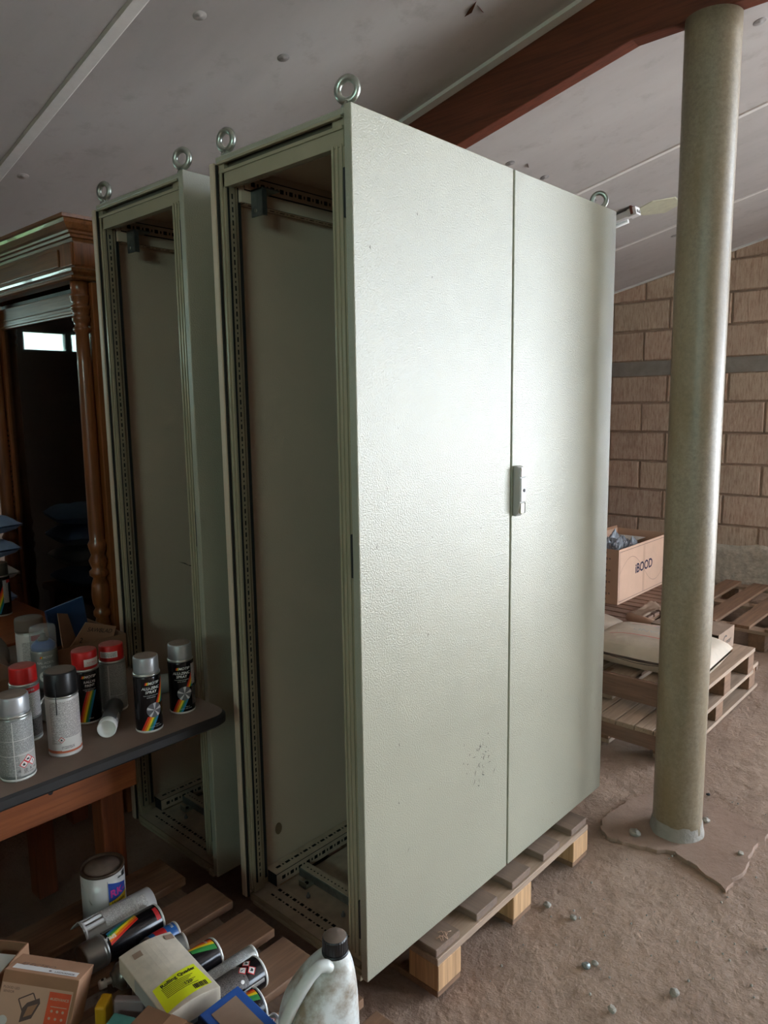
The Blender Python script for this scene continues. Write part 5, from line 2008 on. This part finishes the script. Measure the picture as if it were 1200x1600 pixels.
# white box with yellow label on top of the cans
t = thing('white_box', 'dusty white paper box with yellow label on the lying cans', 'box', (-.458, .117, PZ + .0685), (0, .02, -.09))
b = B()
n_ = 10
prof = [(-.0575, 0), (.0575, 0), (.0575, .036)] + [(.0575 - .115 * k / n_, .036 + .008 * math.sin(PI * k / n_)) for k in range(1, n_)] + [(-.0575, .036)]
b.prism(prof, -.107, .107, lambda u, v, w: Vector((u, w, v)))
b.build('box_body', M['paper'], t, bevel=.0015)
top = lambda x, y: Vector((x, y, .0368 + .008 * math.sin(PI * (x + .0575) / .115)))
b = B()
Q = [(-.052, -.100), (.050, -.088), (.046, -.018), (-.048, -.030)]
add_quad(b, top, Q, 0, 10, 4)
b.build('yellow_label', M['yellow'], t, fix=False)
top2 = lambda x, y: top(x, y) + Vector((0, 0, .0006))
b = B()
add_text(b, top2, 'Rolling Quader', .0125, .004, -.034, rot=.1, offset=.03); add_text(b, top2, '120', .012, .012, -.062, rot=.1, offset=.01)
for k in range(7):
    add_rect(b, top2, -.036, -.045 - k * .0042, .030 - .006 * (k % 3), -.0436 - k * .0042, 0, 3)
for k in range(9):
    add_rect(b, top2, .014 + k * .0032, -.088, .0155 + k * .0032 + (.0007 if k % 3 else 0), -.074, 0, 1)
b.build('lettering', M['ink'], t, fix=False)
b = B()
for (x, y) in ((-.03, .078), (.045, .088)):
    add_quad(b, top2, [(x - .009, y - .008), (x + .009, y - .010), (x + .010, y + .008), (x - .008, y + .009)], 0, 2)
b.build('tape_square', M['card_grey'], t, fix=False)
b = B(); add_rect(b, flatfn((-.0575, 0, 0), (0, -1, 0), (0, 0, 1)), -.03, .002, .09, .034, 0, 1); b.build('side_tape', M['label_grey'], t, fix=False)

# blue carton with window
ex = Vector((.997, .041, .0)).normalized()
ey = Vector((-.041, .997, .16)).normalized()
ez = ex.cross(ey)
Mb = Matrix((ex, ey, ez)).transposed().to_4x4()
t = thing('blue_box', 'blue carton with a brown window leaning against the white box and a can', 'box', (-.388, -.022, .408), Mb)
b = B(); b.box(-.092, -.13, -.035, 0, 0, 0); b.build('carton_body', M['blue_box'], t, bevel=.002)
b = B(); b.box(-.076, -.115, .0001, -.018, -.016, .0012); b.build('window_panel', M['card_grey'], t)
b = B(); b.box(-.0945, -.13, -.034, -.0921, -.001, -.001); b.build('dark_side', M['navy_box'], t)
b = B()
f = flatfn((-.0946, 0, 0), (0, -1, 0), (0, 0, 1))
add_text(b, f, 'M SON', .013, .035, -.012, offset=.03); add_text(b, f, '2/P', .013, .03, -.026, offset=.03)
b.build('lettering', M['white_ink'], t, fix=False)

# floodlight carton, tilted back
ex = Vector((.647, -.745, -.165)).normalized()
ey = Vector((.673, .656, -.341)); ey = (ey - ex * ey.dot(ex)).normalized()
ez = ex.cross(ey)
Ml = Matrix((ex, ey, ez)).transposed().to_4x4()
LW_, LD_, LH_ = .149, .080, .102
t = thing('floodlight_box', 'brown floodlight carton with orange label tilted at the lower left', 'box', Vector((-.597, .207, .424)) - ex * LW_, Ml)
b = B(); b.box(0, 0, -LH_, LW_, LD_, 0)
b.build('carton_body', M['card'], t, bevel=.0015)
f = flatfn((0, 0, 0), (1, 0, 0), (0, 0, 1), .0005)
f2 = flatfn((0, 0, 0), (1, 0, 0), (0, 0, 1), .0009)
f3 = flatfn((0, 0, 0), (1, 0, 0), (0, 0, 1), .0013)
b = B(); add_rect(b, f, .002, -LH_ + .002, .142, -.022, 0, 1); b.build('front_label', M['card_pale'], t, fix=False)
b = B()
add_rect(b, f2, .097, -.097, .140, -.027, 0, 1); add_rect(b, f2, .096, -.1005, .139, -.0975, 1, 1)
b.build('colour_panel', [M['orange_ink'], M['green_ink']], t, fix=False)
b = B()
add_text(b, f3, 'LEDVANCE', .0065, .121, -.039, offset=.03)
add_disc(b, f3, .1025, -.039, .0022, 0, 12)
for (x, z) in ((.108, -.060), (.119, -.060), (.130, -.060), (.106, -.073), (.118, -.073), (.130, -.073)):
    add_disc(b, f3, x, z, .0026, 0, 10)
add_rect(b, f3, .104, -.053, .136, -.0515, 0, 1); add_rect(b, f3, .106, -.084, .134, -.0825, 0, 1)
b.build('lettering', M['card_pale'], t, fix=False)
# picture of a floodlight with its bracket and sensor
b = B()
b.prism([(0, 0), (1, 0), (1, 1), (0, 1)], 0, 0, lambda u, v, w: f2(.055 + u * .022 + v * .008, -.088 + v * .035 + u * .012)) if False else None
def poly(pts, fn, m=0):
    b.face([fn(x, z) for x, z in pts], m)
poly([(.050, -.088), (.072, -.078), (.083, -.050), (.080, -.041), (.058, -.052), (.051, -.062)], f2, 0)
poly([(.056, -.078), (.071, -.071), (.079, -.051), (.061, -.059)], f3, 1)
for (xa, za, xb, zb) in ((.052, -.068, .040, -.048), (.040, -.048, .066, -.034), (.066, -.034, .073, -.045)):
    d = Vector((xb - xa, zb - za)); n_ = Vector((-d.y, d.x)).normalized() * .0012
    poly([(xa - n_.x, za - n_.y), (xb - n_.x, zb - n_.y), (xb + n_.x, zb + n_.y), (xa + n_.x, za + n_.y)], f2, 0)
add_disc(b, f2, .062, -.094, .005, 0, 14)
b.build('lamp_picture', [M['ink_brown'], M['card']], t, fix=False)
b = B(); add_disc(b, f2, .018, -.088, .009, 0, 16); b.build('lamp_picture', M['label_white'], t, fix=False)
b = B(); add_text(b, f3, 'FLOOD LED', .006, .022, -.030); add_text(b, f3, 'SENSOR', .006, .018, -.037); add_text(b, f3, '20 W', .007, .045, -.097); b.build('lettering', M['ink_brown'], t, fix=False)
g = flatfn((0, 0, 0), (1, 0, 0), (0, 1, 0), .0005); g2 = flatfn((0, 0, 0), (1, 0, 0), (0, 1, 0), .0009)
b = B()
for k in range(16):
    x0, x1 = .010 + k * .008, .010 + (k + 1) * .008
    b.face([g(x0, .010), g(x1, .010), g(x1, .030 + .004 * noise.noise(Vector((k * 1.7, 0, 0)))), g(x0, .030 + .004 * noise.noise(Vector(((k - 1) * 1.7, 0, 0))))])
b.build('torn_label', M['label_white'], t, fix=False)
b = B(); add_text(b, g2, 'LEDVANCE', .008, .112, .017, offset=.02); add_text(b, g2, 'ELECTRO', .016, .052, .034, shear=.3); add_disc(b, g2, .083, .018, .003, 0, 12)
b.build('lettering', M['ink_brown'], t, fix=False)

# open carton behind it
t = thing('cardboard_box', 'open brown cardboard box behind the floodlight carton', 'box', (-.612, .415, PZ + .0008), (0, 0, 2.15))
b = B(); w_, d_, h_ = .105, .14, .105
b.box(0, 0, 0, w_, .003, h_); b.box(0, d_ - .003, 0, w_, d_, h_); b.box(0, .003, 0, .003, d_ - .003, h_); b.box(w_ - .003, .003, 0, w_, d_ - .003, h_); b.box(.003, .003, 0, w_ - .003, d_ - .003, .003)
b.build('carton_body', M['card'], t)
b = B(); b.raw([(.01, .02, .09), (.03, .09, .075), (.06, .03, .098), (.05, .11, .085), (.085, .05, .07), (.10, .12, .09)], [(0, 1, 2), (1, 3, 2), (2, 3, 4), (3, 5, 4)], 0, False)
o = b.build('paper_lining', M['label_white'], t, fix=False)

# brown carton in the very front
Rz = math.atan2(-.036, -.113)
t = thing('cardboard_box', 'plain brown carton at the lower frame edge before the white box', 'box', (-.552, .026, PZ), (0, 0, math.atan2(-.113, .036)))
b = B(); b.box(0, -.16, 0, .16, 0, .148); b.build('carton_body', M['card_dk'], t, bevel=.002)
b = B(); b.box(.055, -.16, .1481, .09, 0, .1487); b.build('tape', M['card'], t)

# small packets between the cartons
for (nm, lab, loc, rz, sz, mt, rx) in (
        ('packet', 'teal packet between the floodlight carton and the white box', (-.572, .118, PZ), .5, (.055, .05, .062), 'teal', .15),
        ('packet', 'yellow ochre packet behind the teal one', (-.560, .196, PZ), .7, (.040, .022, .062), 'ochre', .1),
        ('card', 'grey mauve card standing behind the teal packet', (-.530, .150, PZ), .75, (.016, .060, .075), 'mauve', .2)):
    b = B(); b.box(-sz[0] / 2, -sz[1] / 2, 0, sz[0] / 2, sz[1] / 2, sz[2])
    o = b.build(nm, M[mt], None, loc, (rx * .3, 0, rz), .004)
    tag(o, lab, 'packet' if nm == 'packet' else 'card')

# white jug
JU0, JV0 = Vector((.672, -.740, 0)).normalized(), Vector((.740, .672, 0)).normalized()
JU = JU0 * math.cos(.45) + JV0 * math.sin(.45)
JV = JV0 * math.cos(.45) - JU0 * math.sin(.45)
Mj = Matrix((JU, JV, Vector((0, 0, 1)))).transposed().to_4x4()
t = thing('plastic_jug', 'dirty white plastic jug with brown screw cap, standing at the pallet edge', 'jug', (-.321, -.233, PZ), Mj)
b = B()
def ring(u0, u1, v, z, p=3.2, n=40):
    cu, ru = (u0 + u1) / 2, (u1 - u0) / 2
    o_ = []
    for k in range(n):
        a = 2 * PI * k / n
        c, s = math.cos(a), math.sin(a)
        o_.append(Vector((cu + ru * math.copysign(abs(c) ** (2 / p), c), v * math.copysign(abs(s) ** (2 / p), s), z)))
    return o_
R_ = [(-.098, .026, .058, 0, 3.5), (-.104, .031, .064, .008, 3.8), (-.105, .032, .065, .06, 3.8), (-.104, .032, .065, .12, 3.6), (-.100, .032, .064, .150, 3.4), (-.088, .032, .062, .178, 3.2),
      (-.070, .032, .057, .203, 3), (-.050, .031, .048, .226, 2.6), (-.032, .029, .036, .243, 2.3), (-.0235, .0235, .0235, .254, 2), (-.0205, .0205, .0205, .258, 2), (-.0205, .0205, .0205, .272, 2)]
b.loft([ring(a, c, v, z, p) for a, c, v, z, p in R_], 0, True)
o = b.build('jug_body', M['jug'], t)
md = o.modifiers.new('s', 'SUBSURF'); md.levels = 1; md.render_levels = 2
b = B()
H_ = [(-.014, .238), (-.026, .252), (-.040, .254), (-.056, .242), (-.074, .220), (-.092, .194), (-.105, .168), (-.108, .147), (-.098, .125)]
pts = []
for i in range(len(H_) - 1):
    for k in range(4):
        u = k / 4
        pts.append((H_[i][0] * (1 - u) + H_[i + 1][0] * u, 0, H_[i][1] * (1 - u) + H_[i + 1][1] * u))
pts.append((H_[-1][0], 0, H_[-1][1]))
b.tube([(p[0], -.020, p[2] - .002) for p in pts], [.0115] * len(pts), 14)
o = b.build('handle', M['jug_clean'], t)
md = o.modifiers.new('s', 'SUBSURF'); md.levels = 1; md.render_levels = 1
b = B()
b.lathe([(.0235, .252), (.0245, .254), (.0245, .258), (.0225, .259)], 30); b.build('neck_ring', M['black_cap'], t)
b = B()
prof = [(.0225, .260), (.0225, .283), (.021, .2855), (.003, .286)]
seg = 60
rings = [[Vector(((r_ + (.0006 if (k % 2 and i < 2) else 0)) * math.cos(2 * PI * k / seg), (r_ + (.0006 if (k % 2 and i < 2) else 0)) * math.sin(2 * PI * k / seg), z)) for k in range(seg)] for i, (r_, z) in enumerate(prof)]
b.loft(rings[:3], 0, False, True, False); b.loft(rings[2:], 1, True, False, True)
b.build('screw_cap', [M['black_cap'], M['brown_cap']], t)
b = B()
for i in range(8):
    for j in range(4):
        q = []
        for (di, dj) in ((0, 0), (1, 0), (1, 1), (0, 1)):
            u = -.050 + .055 * (i + di) / 8
            z = .02 + (.085 + .045 * (i + di) / 8) * (j + dj) / 4
            q.append(Vector((u, -.0662, z)))
        b.face(q, 0, True)
b.build('paper_label', M['label_white'], t, fix=False)
